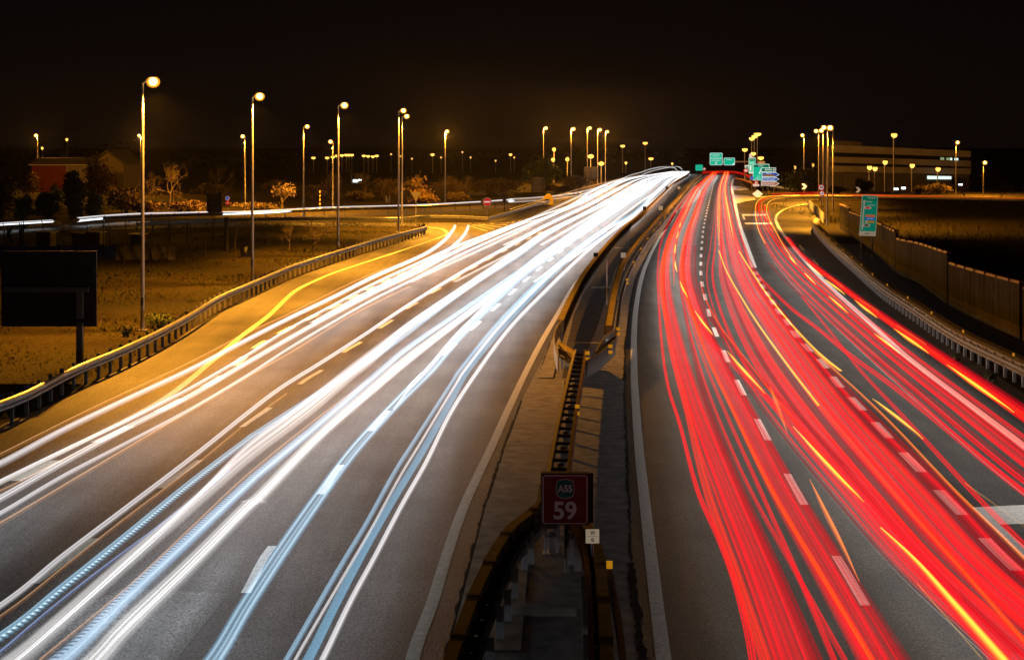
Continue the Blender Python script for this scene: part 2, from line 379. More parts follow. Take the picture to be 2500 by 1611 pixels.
# ------------------------------------------------------------------ ground and roads
def ground():
    ys = list(np.linspace(-20, 220, 25))+list(np.linspace(240, 560, 65))+[620, 700, 850, 1100, 1500, 2200, 3200, 4500]
    rs = list(np.linspace(-3, -.4, 10))+list(np.linspace(-.36, .12, 13))+list(np.linspace(.14, .19, 26))+list(np.linspace(.2, .4, 11))+list(np.linspace(.6, 3, 8))
    V, Fc = [], []
    for y in ys:
        k = max(abs(y), 60)
        for r in rs:
            x = r*k; V.append((x, y, gz(x, y) if y > 60 else 0.0))
    n = len(rs)
    for i in range(len(ys)-1):
        for j in range(n-1): Fc.append([i*n+j, i*n+j+1, (i+1)*n+j+1, (i+1)*n+j])
    tag(obj('ground', V, Fc, M['land'], smooth=True), kind='structure')
ground()
def vlev(v0, v1, n):                                  # image rows evenly spaced in distance-ish
    a, b = 1/(v0-HOR)**.5, 1/(v1-HOR)**.5
    return [HOR+1/(a+(b-a)*i/(n-1))**2 for i in range(n)]
def interp(pts, v):
    pts = sorted(pts, key=lambda p: p[1]); vs = [p[1] for p in pts]
    X = [(p[0]-CX)/(p[1]-HOR) for p in pts]           # X/height is linear on the plane
    return CX+float(np.interp(v, vs, X))*(v-HOR)
def strip(name, Lp, Rp, m, z, v0, v1, n=120, nx=6, kind='structure'):
    V, Fc = [], []
    for v in vlev(v0, v1, n):
        a, b = P(interp(Lp, v), v), P(interp(Rp, v), v)
        for j in range(nx+1):
            q = a.lerp(b, j/nx); V.append((q.x, q.y, z))
    k = nx+1
    for i in range(n-1):
        for j in range(nx): Fc.append([i*k+j, i*k+j+1, (i+1)*k+j+1, (i+1)*k+j])
    return tag(obj(name, V, Fc, m), kind=kind)
def poly(name, pts, m, z, kind='structure'):
    V = [P(u, v) for u, v in pts]
    return tag(obj(name, [(p.x, p.y, z) for p in V], [list(range(len(V)))[::-1]], m), kind=kind)
def catmull(pts, sub=10):
    pts = [np.array(p, float) for p in pts]
    if len(pts) < 3: 
        return [tuple(pts[0]+(pts[-1]-pts[0])*i/sub) for i in range(sub+1)]
    E = [2*pts[0]-pts[1]]+pts+[2*pts[-1]-pts[-2]]; outp = []
    for i in range(1, len(E)-2):
        p0, p1, p2, p3 = E[i-1:i+3]
        for k in range(sub):
            t = k/sub
            outp.append(tuple(.5*((2*p1)+(-p0+p2)*t+(2*p0-5*p1+4*p2-p3)*t*t+(-p0+3*p1-3*p2+p3)*t**3)))
    outp.append(tuple(pts[-1])); return outp
def wcatmull(pts, z=0.0, sub=8):                      # smooth in the world plane
    W = [P(u, v, z) for u, v in pts]
    return [Vector(q) for q in catmull([(p.x, p.y, p.z) for p in W], sub)]

ROAD_L = [(-2060,2200),(-1006,1611),(0,1039),(107,995),(214,943),(321,889),(411,846),(464,807),(536,762),(607,728),(656,706),(734,672),(812,646),(916,610),(993,586),(1036,567),(1046,560),(1100,549),(1180,545),(1300,512),(1345,500),(1420,477),(1500,458),(1560,443),(1640,427),(1655,424)]
ASPH_L = [(985,2200),(1089,1594),(1149,1370),(1179,1250),(1230,1092),(1273,976),(1302,921),(1317,895),(1346,830),(1399,735),(1440,680),(1500,610),(1560,555),(1640,485),(1680,440),(1690,424)]
ASPH_R = [(1590,2200),(1561,1594),(1546,1480),(1539,1379),(1535,1250),(1528,1100),(1522,950),(1524,842),(1533,784),(1540,725),(1551,678),(1586,608),(1609,573),(1650,515),(1690,445),(1712,424)]
ROAD_R = [(4900,2200),(3739,1611),(2500,962),(2455,932),(2356,865),(2265,810),(2192,751),(2128,702),(2055,640),(2017,605),(1995,560),(1985,520),(1975,500),(1968,492),(1880,486),(1826,464),(1815,450),(1800,436),(1792,424)]
strip('left_carriageway', ROAD_L, ASPH_L, M['asphalt'], .010, 2200, 424, 200, 8)
strip('right_carriageway', ASPH_R, ROAD_R, M['asphalt_dark'], .010, 2200, 424, 200, 8)
strip('median_strip', ASPH_L, ASPH_R, M['concrete_dark'], .016, 2200, 424, 160, 4)
GUT_R = [(1270,1594),(1290,1370),(1310,1250),(1345,1092),(1375,976),(1378,940)]
strip('gutter_slab', [(1093,1594),(1153,1370),(1183,1250),(1234,1092),(1277,976),(1300,928)], GUT_R, M['concrete'], .045, 1594, 930, 40, 3)
strip('verge_slab', [(1310,925),(1345,838),(1362,800)], [(1350,925),(1369,838),(1380,800)], M['concrete'], .045, 925, 800, 10, 2)
strip('slope_slab', [(1440,842),(1470,760),(1488,700),(1500,660)], [(1475,842),(1492,760),(1496,700),(1508,660)], M['concrete'], .03, 842, 660, 14, 2)
poly('ramp_road', [(-200,590),(-200,548),(100,545),(372,541),(600,544),(900,545),(1190,544),(1190,549),(1046,560),(1030,553),(900,553),(600,554),(372,557),(100,566)], M['asphalt'], .014)
poly('far_road', [(-200,560),(-200,547),(0,544),(190,534),(345,523),(600,516),(1000,503),(1300,484),(1420,468),(1420,476.5),(1345,499),(1300,490),(1000,509),(600,523),(345,531),(190,542),(0,554)], M['asphalt'], .006)
poly('exit_ramp', [(1845,490),(1862,482),(1900,478),(2000,476.5),(2300,480),(2560,484),(2560,490),(2300,488),(2000,487),(1968,492),(1880,487)], M['asphalt'], .014)

M['asphalt_patch'] = asphalt('newer asphalt patch', .125)
poly('asphalt_patch', [(560,1450),(300,1437),(160,1500),(-60,1611),(-240,1760),(330,1760),(430,1611)], M['asphalt_patch'], .013)
# painted markings
def ribbon(name, pts, wid, m, z, sub=8, mpx=None):
    W = wcatmull(pts, 0, sub); V, Fc = [], []
    for i, p in enumerate(W):
        t = (W[min(i+1, len(W)-1)]-W[max(i-1, 0)]).normalized(); nrm = Vector((t.y, -t.x, 0))
        V += [(p.x-nrm.x*wid/2, p.y-nrm.y*wid/2, z), (p.x+nrm.x*wid/2, p.y+nrm.y*wid/2, z)]
    for i in range(len(W)-1): Fc.append([2*i, 2*i+1, 2*i+3, 2*i+2])
    return tag(obj(name, V, Fc, m), kind='structure')
def dashes(name, pts, wid, period, length, anchor, m, z):
    W = wcatmull(pts, 0, 12); acc = [0]
    for i in range(1, len(W)): acc.append(acc[-1]+(W[i]-W[i-1]).length)
    A = P(*anchor); start = acc[min(range(len(W)), key=lambda i: (W[i]-A).length)] % period
    def at(s):
        i = min(max(int(np.searchsorted(acc, s))-1, 0), len(W)-2)
        f = (s-acc[i])/max(acc[i+1]-acc[i], 1e-6); return W[i].lerp(W[i+1], f)
    V, Fc = [], []; s = start
    while s+length < acc[-1]:
        b = len(V); K = 4
        for k in range(K+1):
            p, q = at(s+length*k/K), at(s+length*k/K+.05); t = (q-p).normalized(); nrm = Vector((t.y, -t.x, 0))
            V += [(p.x-nrm.x*wid/2, p.y-nrm.y*wid/2, z), (p.x+nrm.x*wid/2, p.y+nrm.y*wid/2, z)]
        for k in range(K): Fc.append([b+2*k, b+2*k+1, b+2*k+3, b+2*k+2])
        s += period
    return tag(obj(name, V, Fc, m), kind='structure')
LLINE = [(1640,1790),(1620,1611),(1599,1440),(1579,1268),(1560,1092),(1551,970),(1548,901),(1548,813),(1554,743),(1568,673),(1589,620),(1615,573),(1625,559),(1651,517),(1668,489),(1683,463),(1696,450),(1713,437),(1728,427)]
ribbon('edge_line', LLINE, .23, M['white_paint'], .016)
CLINE = [(2255,1720),(2113,1479),(2041,1358),(1967,1238.7),(1923,1160),(1879,1082),(1852,1031),(1820,972),(1800,933),(1780,890),(1767,860),(1752,826),(1743,802),(1733,775.7),(1729,758),(1720,721.5),(1714,694),(1711,664),(1711,640),(1711.5,621),(1713,603),(1714.5,588),(1717,561),(1721,540),(1725,520),(1731,495),(1737,470),(1743,448),(1752,432)]
ribbon_c = dashes('lane_dashes', CLINE, .17, 7.2, 3.1, (2113,1479), M['white_paint'], .016)
ELINE = [(2700,1560),(2480,1390),(2323,1231),(2229,1131),(2155,1053),(2094,989),(2045,937),(2011,890),(1972,851),(1942,817),(1920.5,784.5),(1901,761),(1885,736),(1874,718),(1863,700.7),(1853,681),(1846.5,669.5),(1841,655)]
dashes('exit_lane_dashes', ELINE, .25, 4.2, 2.3, (2256,1152), M['white_paint'], .016)
ribbon('exit_line', [(1840.6,654),(1828,617),(1816,582),(1804.6,548.7),(1797.7,516),(1792.5,486),(1788,467.8),(1787,451),(1790.5,437)], .36, M['white_paint'], .016)
RLINE = [(2760,1300),(2600,1172),(2493,1086),(2441,1046),(2338,968),(2265,913),(2192,853.6),(2119,784),(2046,719),(1988,662),(1944,612),(1917,578),(1901,554.6),(1894,537),(1899.6,522),(1917,511),(1940.6,503),(1972,497.5)]
ribbon('exit_edge_line', RLINE, .26, M['white_paint'], .016)
ribbon('median_edge_line', [(985,1790),(1007,1611),(1058,1465),(1093,1350),(1136,1229),(1200,1092),(1241,1000),(1288,901),(1326,828),(1364,763),(1399,702),(1434,660),(1480,606),(1530,560)], .21, M['yellow_paint'], .016)
ribbon('shoulder_line', [(-1100,1900),(-300,1345),(0,1180),(200,1080),(400,975),(520,880),(590,821),(656,771),(708,721),(734,703),(765,688),(812,668),(880,645),(960,619),(1040,592),(1082,577),(1092,571),(1080,560),(1040,554)], .24, M['yellow_paint'], .016)
dashes('lane_dashes', [(-480,1830),(-175,1611),(177,1357),(392,1193),(485,1126),(594,1041),(661,995),(742,931),(792,900),(840,860),(884,834),(927,802),(961,780),(993,755),(1025,736),(1052,717),(1079,702),(1160,652),(1250,604),(1340,558)], .17, 7.5, 3.1, (392,1193), M['yellow_paint'], .016)
dashes('lane_dashes', [(400,1790),(500,1611),(600,1449),(662,1338),(785,1205),(832,1138),(960,990),(1040,905),(1100,850),(1200,760),(1300,670),(1400,590)], .17, 7.5, 3.1, (595,1449), M['white_paint'], .016)
dashes('slip_lane_dashes', [(-1500,1900),(-200,1290),(150,1120),(330,1035),(500,945),(560,905),(630,845),(740,785),(850,732),(950,684),(1010,657),(1090,615),(1150,590)], .30, 4.6, 2.3, (680,815), M['yellow_paint'], .016)
# hatched gore where the ramp joins
V, Fc = [], []
for i in range(9):
    t = i/8; a = P(1195+t*92, 546-t*22); b = P(1150+t*95, 552-t*14); 
    a = P(1140+t*110, 551-t*7); b = P(1190+t*135, 566-t*42)
    k = len(V); d = Vector((.0, .55, 0))
    V += [(a.x, a.y, .02), (b.x, b.y, .02), (b.x, b.y+.9, .02), (a.x, a.y+.9, .02)]; Fc.append([k, k+1, k+2, k+3])
tag(obj('gore_hatching', V, Fc, M['yellow_paint']), kind='structure')
# letters and box painted on the exit lane
poly('road_lettering', [(2374,1240),(2760,1222),(2790,1272),(2440,1282),(2560,1385),(2590,1430),(2530,1395)], M['white_paint'], .018)
poly('road_lettering', [(1811,523.5),(1870,523.5),(1870,527),(1816,527.5),(1821,537),(1815,537)], M['white_paint'], .018)
poly('road_lettering', [(1817,544.5),(1884,544.5),(1886,548.5),(1820,548)], M['white_paint'], .018)
poly('gore_marking', [(1788,454),(1806,455.5),(1822,459),(1829,463.5),(1808,465.5),(1789,464)], M['white_paint'], .018)
poly('gore_marking', [(1793,476),(1826,478),(1850,483),(1862,485.5),(1820,492),(1797,498)], M['white_paint'], .018)
ribbon('gore_line', [(1797,497),(1815,490.5),(1840,487),(1870,485.5),(1910,484.5)], .5, M['white_paint'], .022)
strip('median_gap', [(1372,925),(1384,838),(1400,770),(1425,715),(1457,660),(1492,610),(1530,567),(1573,530),(1628,475),(1660,448)], [(1400,925),(1440,842),(1470,760),(1488,700),(1500,660),(1530,612),(1570,564),(1640,492),(1676,448)], M['soil'], .022, 925, 450, 50, 2)
# cracks along the concrete joints
def crack(pts, wid, z=.024):
    W = []
    for i in range(len(pts)-1):
        a, b = P(*pts[i]), P(*pts[i+1]); n = max(3, int((b-a).length/.22))
        for k in range(n): W.append(a.lerp(b, k/n)+Vector((random.uniform(-.025, .025), random.uniform(-.05, .05), 0)))
    V, Fc = [], []
    for p in W:
        ww = wid*random.uniform(.4, 1.5); V += [(p.x-ww/2, p.y, z), (p.x+ww/2, p.y, z)]
    for i in range(len(W)-1): Fc.append([2*i, 2*i+1, 2*i+3, 2*i+2])
    tag(obj('joint_crack', V, Fc, M['black']), kind='structure')
crack([(1570,1611),(1556,1500),(1546,1440),(1541,1370)], .12); crack([(1541,1370),(1537,1250),(1530,1100),(1524,960)], .04); crack([(1524,930),(1526,842),(1535,784),(1542,725),(1553,678),(1588,608)], .06)
crack([(1090,1594),(1150,1370),(1180,1250),(1231,1092),(1274,976)], .07); crack([(1316,918),(1330,880),(1346,835)], .09)
for a, b in (((1436,907),(1524,893)), ((1428,970),(1522,965)), ((1478,1380),(1538,1376)), ((1462,1190),(1532,1186)), ((1468,1262),(1534,1258)), ((1482,1470),(1546,1466))): crack([a, b], .03)

# ------------------------------------------------------------------ guardrails
W_PROF = [(0,0),(.05,-.02),(.085,-.055),(.085,-.095),(.01,-.135),(.01,-.175),(.085,-.215),(.085,-.255),(.05,-.29),(0,-.31)]
T_PROF = [(0,0),(.05,-.02),(.085,-.05),(.085,-.09),(.015,-.13),(.015,-.165),(.085,-.20),(.085,-.24),(.015,-.28),(.015,-.32),(.085,-.36),(.085,-.40),(.05,-.45),(0,-.47)]
def resample(W, step):
    acc = [0]
    for i in range(1, len(W)): acc.append(acc[-1]+(W[i]-W[i-1]).length)
    n = max(2, int(acc[-1]/step)); o = []
    for k in range(n+1):
        s = acc[-1]*k/n; i = min(max(int(np.searchsorted(acc, s))-1, 0), len(W)-2)
        o.append(W[i].lerp(W[i+1], (s-acc[i])/max(acc[i+1]-acc[i], 1e-6)))
    return o
def nrm_at(W, i):
    t = W[min(i+1, len(W)-1)]-W[max(i-1, 0)]; t.z = 0; t.normalize()
    return Vector((t.y, -t.x, 0)), t
def beam(name, W, prof, m, parent, off=0.0, dz=0.0, flip=1, thick=.012, closed=False):
    V, Fc = [], []
    if not closed: pr = [(a, z) for a, z in prof]+[(a-thick, z) for a, z in reversed(prof)]
    else: pr = prof
    n = len(pr)
    for i, p in enumerate(W):
        nn, t = nrm_at(W, i)
        for a, z in pr: V.append(p+nn*(flip*a+off)+Vector((0, 0, z+dz)))
    for i in range(len(W)-1):
        for j in range(n): Fc.append([i*n+j, i*n+(j+1) % n, (i+1)*n+(j+1) % n, (i+1)*n+j])
    Fc.append([j for j in range(n)]); Fc.append([(len(W)-1)*n+j for j in range(n)][::-1])
    o = obj(name, V, Fc, m); put(o, parent); return o
def along(W, step, start=.3):
    acc = [0]
    for i in range(1, len(W)): acc.append(acc[-1]+(W[i]-W[i-1]).length)
    s = start; o = []
    while s < acc[-1]:
        i = min(max(int(np.searchsorted(acc, s))-1, 0), len(W)-2)
        p = W[i].lerp(W[i+1], (s-acc[i])/max(acc[i+1]-acc[i], 1e-6)); nn, t = nrm_at(W, i)
        o.append((p, nn, math.atan2(t.y, t.x))); s += step
    return o
def repeat(name, proto_mb, m, parent, places, limit=100, mats=None):
    src = None
    for k, (p, rz) in enumerate(places[:limit]):
        if src is None:
            src = proto_mb.build(name, m, mats=mats); o = src
        else:
            o = src.copy(); COL.objects.link(o)
        o.parent = parent; o.location = p-parent.location; o.rotation_euler = (0, 0, rz)
def wpath(pts, z, sub=8): return wcatmull(pts, z, sub)
def post_mb(h, wx=.10, wy=.07, z0=0.0):
    b = MB(); t = .012                                # C section: web and two flanges
    b.box((0, 0, z0+(h-z0)/2), (wx, t, h-z0)); b.box((-wx/2+t/2, wy/2, z0+(h-z0)/2), (t, wy-t, h-z0-.002)); b.box((wx/2-t/2, wy/2, z0+(h-z0)/2), (t, wy-t, h-z0-.002))
    return b
def guardrail(pts, label, group=None, z=.75, prof=W_PROF, m='galv', pm='post', step=1.15, flip=1, back=False, posth=None, post_off=-.12, limit=100):
    W = wpath(pts, z); base = W[0].copy(); base.z = 0
    r = empty('guardrail', base, label, 'guardrail', group)
    Wr = resample(W, .8)
    beam('beam', Wr, prof, M[m], r, flip=flip)
    if back: beam('beam', Wr, prof, M[m], r, off=-flip*.34, flip=-flip)
    ph = posth or z+.07
    repeat('post', post_mb(ph), M[pm], r, [(Vector((p.x+nn.x*post_off*flip, p.y+nn.y*post_off*flip, 0)), rz-math.pi/2) for p, nn, rz in along(W, step)], limit)
    repeat('spacer', MB().box((0, 0, 0), (.06, .10, .16)), M['post'], r,
           [(Vector((p.x+nn.x*(post_off+.06)*flip, p.y+nn.y*(post_off+.06)*flip, z-.15)), rz-math.pi/2) for p, nn, rz in along(W, step)], min(limit, 60))
    return r, W
RG = 'steel guardrails along the roads'
GL_PTS = [(-520,1165),(-300,1085),(0,978),(71,950),(178,896),(286,852),(357,820),(411,793),(464,764),(536,721),(607,691),(696,653),(734,640),(812,615),(916,584),(993,564),(1030,555),(1041,550),(1036,547)]
guardrail(GL_PTS, 'long curving galvanised guardrail between the grass field and the yellow lit shoulder', RG)
guardrail([(330,544),(440,537.5),(600,532),(800,530),(972,530.5),(1040,525.5),(1110,526),(1160,528),(1194,530)], 'lamp lit guardrail behind the ramp, running below the no entry sign', RG, step=2.0, m='galv')
guardrail([(1193,530),(1225,521),(1260,511),(1300,499),(1341,489)], 'rising grey guardrail that ends at the yellow crash cushion', RG, step=1.3)
guardrail([(1243,511),(1275,501),(1330,487)], 'short grey rail just behind the rail ending at the crash cushion', RG, step=1.6)
guardrail([(250,529),(400,523),(600,516.5),(805,508.5),(995,503),(1156,496),(1240,491)], 'thin distant guardrail beside the far road, above the ramp', RG, step=2.6)
guardrail([(1845,481),(1900,477.5),(2000,476.5),(2100,477.5),(2240,480),(2380,483),(2560,487)], 'thin distant guardrail along the exit ramp below the chevron signs', RG, step=2.6)
guardrail([(1880,452),(1905,455),(1930,459),(1990,466)], 'far guardrail behind the arrow signs', RG, step=2.4)
r_, W_ = guardrail([(2900,1080),(2700,985),(2499,883),(2338,807),(2230,739.6),(2148,687),(2087,637),(2031.5,590.6),(1996,556),(1986,543),(1990,533)], 'broad ribbed guardrail on white posts in front of the noise barrier', RG, z=.8, prof=T_PROF, m='galv_dull', pm='pale_post', step=1.0, flip=-1, back=True, posth=.5, post_off=-.02)
beam('cover_plate', resample(W_, .8), [(.02, .0), (.02, .012), (.32, .012), (.32, 0)], M['galv_dull'], r_, closed=True)
repeat('reflector', MB().box((0, 0, .05), (.05, .09, .09)), M['ref_orange'], r_, [(Vector((p.x+nn.x*.02, p.y+nn.y*.02, .82)), rz-math.pi/2) for p, nn, rz in along(W_, 6.2, 2.0)], 14)
guardrail([(1976,489),(1990,500),(2003,512),(2013,522)], 'short lamp lit guardrail end beside the speed limit signs', RG, z=.9, prof=T_PROF, m='galv', pm='pale_post', step=1.0, flip=-1)

# median barriers: box beams on posts
BOX = [(-.12, 0), (-.12, -.10), (-.09, -.14), (-.12, -.18), (-.12, -.30), (-.09, -.34), (-.12, -.38), (-.12, -.46), (.12, -.46), (.12, -.38), (.09, -.34), (.12, -.30), (.12, -.18), (.09, -.14), (.12, -.10), (.12, 0)]
MG = 'steel barriers in the median'
def median_rail(pts, label, m, z=.85, step=.75, ribs=True, post_side=1):
    W = wpath(pts, z); base = W[0].copy(); base.z = 0
    r = empty('median_barrier', base, label, 'barrier', MG); Wr = resample(W, .7)
    beam('beam', Wr, BOX, M[m], r, closed=True)
    al = along(W, step)
    repeat('post', post_mb(.42, .12, .10), M['post'], r, [(Vector((p.x, p.y, 0)), rz-math.pi/2) for p, nn, rz in al], 100)
    if ribs:
        repeat('rib', MB().box((0, 0, -.25), (.05, .07, .54)), M['post'], r, [(Vector((p.x+nn.x*.14*post_side, p.y+nn.y*.14*post_side, z)), rz-math.pi/2) for p, nn, rz in al], 100)
    return r, W
rA, WA = median_rail([(1369,781),(1381,752),(1399,714),(1422,673),(1457,626),(1492,585),(1530,548),(1573,513),(1628,462),(1651,441),(1680,425)], 'long yellow lit barrier on the white traffic side of the median', 'brown_steel')
rB, WB = median_rail([(1486,795),(1498,725),(1510,673),(1527,632),(1559,588),(1590,553),(1633,503),(1670,466),(1690,443),(1712,425)], 'long brown barrier with orange reflectors on the red traffic side of the median', 'brown_steel', post_side=-1)
tube_pts = [(1483,857),(1501,828),(1510,769),(1521.5,705),(1545,646),(1580,588),(1612,550),(1650,506),(1690,455)]
beam('rub_rail', resample(wpath(tube_pts, .62), .7), [(-.05, 0), (-.06, -.10), (.0, -.13), (-.06, -.16), (-.05, -.28), (.04, -.28), (.04, 0)], M['rusty'], rB, closed=True)
repeat('reflector', MB().box((0, 0, .17), (.13, .05, .10)).box((0, 0, -.02), (.13, .05, .10)), M['ref_orange'], rB,
       [(P(u, v, .55), 0) for u, v in ((1509,814),(1531,691),(1547,647),(1565,614),(1581,588),(1596,567),(1612,548),(1623,534),(1633,521),(1643,507),(1652,495),(1661,482),(1671,469),(1681,457),(1692,446),(1703,437))])
# the narrow double rail down the middle
Wl, Wr_ = wpath([(1403,853),(1395,885),(1371,985),(1350,1085),(1335,1165),(1326,1222),(1300,1250)], .85), wpath([(1429,853),(1425,885),(1408,985),(1394,1085),(1386,1165),(1392,1230),(1412,1272)], .85)
b0 = (Wl[0]+Wr_[0])/2; b0.z = 0
rC = empty('median_barrier', b0, 'narrow ladder-like double rail behind the km 59 sign', 'barrier', MG)
TUBE = [(-.05, 0), (-.05, -.09), (-.02, -.12), (-.05, -.16), (-.05, -.30), (.03, -.30), (.03, 0)]
beam('beam', resample(Wl, .6), TUBE, M['cream_rail'], rC, closed=True)
beam('beam', resample(Wr_, .6), TUBE, M['rusty'], rC, closed=True)
La, Ra = along(Wl, .95), along(Wr_, .95)
for k, (a, b) in enumerate(zip(La, Ra)):
    d = b[0]-a[0]; c = (a[0]+b[0])/2
    put(MB().box((c.x, c.y, .72), (d.length-.04, .05, .07), math.atan2(d.y, d.x)).build('crossbar', M['dark_metal']), rC)
    if k % 2 == 0: put(MB().box((c.x, c.y, .32), (.12, .10, .64)).build('post', M['post']), rC)
# curved end pieces where the rails part
def panel(pts, m, z0, z1, name='end_panel', parent=rC, th=.02):
    W = resample(wpath(pts, z1, 6), .25); o = beam(name, W, [(-th, 0), (-th, -(z1-z0)), (th, -(z1-z0)), (th, 0)], M[m], parent, closed=True); return o
panel([(1369,783),(1357,803),(1353,825),(1357,850),(1363,872)], 'galv', .35, .85)
for k, zz in enumerate((.86, .64, .40)):
    beam('slat', resample(wpath([(1365,834+0),(1402,855)], .86, 4), .4), [(-.03, 0), (-.03, -.16), (.03, -.16), (.03, 0)], M['brown_steel'], rC, dz=zz-.86, closed=True)
panel([(1501,828),(1487,842),(1462,862),(1432,880)], 'grey_board', .34, .86)
panel([(1500,806),(1482,816),(1470,830),(1455,858)], 'galv_dull', .45, .84)
for (u, v) in ((1445,914),(1454,907),(1468,899),(1476,893)): put(MB().box((P(u, v).x, P(u, v).y, .22), (.10, .06, .44)).build('post', M['pale_post']), rC)
for (u, v) in ((1372,902),(1382,900)): put(MB().box((P(u, v).x, P(u, v).y, .22), (.07, .06, .44)).build('post', M['pale_post']), rC)
repeat('reflector', MB().box((0, 0, .17), (.13, .05, .10)).box((0, 0, -.02), (.13, .05, .10)), M['ref_orange'], rC, [(P(u, v, .86)+Vector((0, -.12, 0)), 0) for u, v in ((1490,857),(1434,874))])
repeat('reflector', MB().box((0, 0, .17), (.11, .05, .08)).box((0, 0, -.01), (.11, .05, .08)), M['ref_orange'], rC, [(P(1409,1006,.80)+Vector((0, -.15, 0)), 0)])
# splayed wings nearest the bridge
WING = [(-.09, 0), (-.09, -.05), (-.06, -.10), (-.09, -.15), (-.09, -.36), (.09, -.36), (.09, -.15), (.06, -.10), (.09, -.05), (.09, 0)]
def wing(label, outer, inner, posts, mo, reflect=None, tube=None):
    W = [P(u, v, .85) for u, v in outer]; base = W[0].copy(); base.z = 0
    r = empty('median_barrier', base, label, 'barrier', MG)
    Wn = resample(W, .5); beam('beam', Wn, WING, M[mo], r, closed=True)
    I = wpath(inner, .80 if tube else .62); beam('inner_beam', resample(I, .5), TUBE, M['rusty' if tube else 'dark_metal'], r, closed=True)
    for p, nn, rz in along(W, 1.9, .8): put(MB().box((p.x, p.y, p.z+.004), (.21, .10, .012), rz-math.pi/2).box((p.x, p.y, p.z-.18), (.20, .06, .30), rz-math.pi/2).build('joint_plate', M['rusty']), r)
    al, ai = along(W, .75, .4), along(I, .75, .4)
    for a, b in zip(al, ai):
        d = b[0]-a[0]; c = (a[0]+b[0])/2
        put(MB().box((c.x, c.y, .62), (max(d.length-.14, .05), .13, .16), math.atan2(d.y, d.x)).build('spacer', M['post' if tube else 'dark_metal']), r)
    for (u, v, hh) in posts:
        p = P(u, v); put(MB().box((p.x, p.y, hh/2), (.12, .012, hh)).box((p.x-.055, p.y+.04, hh/2), (.012, .07, hh-.003)).box((p.x+.055, p.y+.04, hh/2), (.012, .07, hh-.003)).build('post', M['pale_post']), r)
    if tube: beam('rub_rail', resample(wpath(tube, .55), .5), TUBE, M['rusty'], r, closed=True)
    for (u, v) in (reflect or []): put(MB().box(tuple(P(u, v, .58)), (.10, .05, .12)).build('reflector', M['ref_orange']), r)
    return r
wing('near yellowish barrier wing splaying from the km 59 sign towards the white traffic', [(1332,1165),(1322,1228),(1285,1255),(1243,1288),(1206,1345),(1160,1440),(1115,1560),(1080,1660),(1040,1780)],
     [(1340,1185),(1332,1246),(1296,1288),(1262,1330),(1228,1398),(1190,1494),(1152,1612),(1120,1712),(1082,1832)],
     [(1281,1397,.6),(1297,1381,.6),(1257,1467,.55),(1239,1523,.55),(1221,1566,.55),(1196,1640,.5)], 'brown_steel')
wing('near brown barrier wing with a pink rub rail, under the small white VI plate', [(1386,1165),(1400,1235),(1440,1290),(1462,1345),(1471,1440),(1479,1540),(1484,1660),(1488,1780)],
     [(1378,1180),(1388,1240),(1412,1290),(1428,1345),(1437,1440),(1442,1560),(1444,1660),(1446,1780)],
     [(1395,1381,.6),(1411,1396,.6),(1428,1497,.6),(1432,1560,.6),(1434,1650,.6)], 'brown_steel', [(1488,1378)],
     [(1487,1390),(1497,1440),(1508,1500),(1516,1560),(1524,1660),(1530,1780)])
p0, p1 = P(1251,1500), P(1407,1500)
tag(MB().box(((p0.x+p1.x)/2, p0.y, .08), (p1.x-p0.x, .26, .16)).build('tie_beam', mat('grey concrete beam', (.42,.41,.36), .8, var=.2, scale=5)), 'pale concrete beam lying across the gap between the two near barrier wings', 'beam')
p0, p1 = P(1485,700), P(1516,700)
for v in (700, 604):
    a, b = P(1444+(700-v)*.6, v, .1), P(1497+(700-v)*.5, v, .1)
    tag(MB().box(((a.x+b.x)/2, a.y, .06), (b.x-a.x, .2, .1)).build('tie_beam', M['concrete']), 'thin concrete tie across the median gap, %s' % ('closer to the km 59 sign' if v == 700 else 'closer to the crest'), 'beam')
p = P(1482,746)
tag(MB().tube([(p.x, p.y, 0), (p.x, p.y, 2.1)], .03).box((p.x, p.y, 2.12), (.09, .09, .04)).build('marker_post', M['galv']), 'slender bare post standing in the median gap', 'post')

# small plates on the median barriers
def km_plate(u0, v0, u1, v1, z, white, label, group=None):
    vb = v1; D = Dof((v0+v1)/2, z)
    a, b = P(u0, v0, D=D), P(u1, v1, D=D)
    c = (a+b)/2; r = empty('marker_plate', (c.x, D, .0), label, 'plate', group)
    put(MB().box((c.x, D, c.z), (b.x-a.x, .02, a.z-b.z)).build('plate', M['white_sign_dim' if white else 'dark_metal']), r)
    put(MB().tube([(c.x, D+.03, .4), (c.x, D+.03, c.z)], .02, 6).build('stem', M['galv']), r)
    return r, a, b, D
km_plate(1516,617,1528,629,1.1,True,'small white plate on the median, nearest to the bare post', 'small plates on the median barriers')
km_plate(1608,503,1618,513,1.1,True,'small white plate on the brown barrier halfway to the crest', 'small plates on the median barriers')
km_plate(1654,455.5,1661,462.5,1.1,True,'tiny white plate on the median close to the crest', 'small plates on the median barriers')
km_plate(1449,617,1460,627,1.1,False,'small dark plate back on the barrier beside the white trails', 'small plates on the median barriers')
km_plate(1569,504,1577,513,1.1,False,'small dark plate back on the yellow lit barrier farther up the road', 'small plates on the median barriers')
km_plate(1625,455,1631,462,1.1,False,'tiny dark plate back where the white trails narrow', 'small plates on the median barriers')

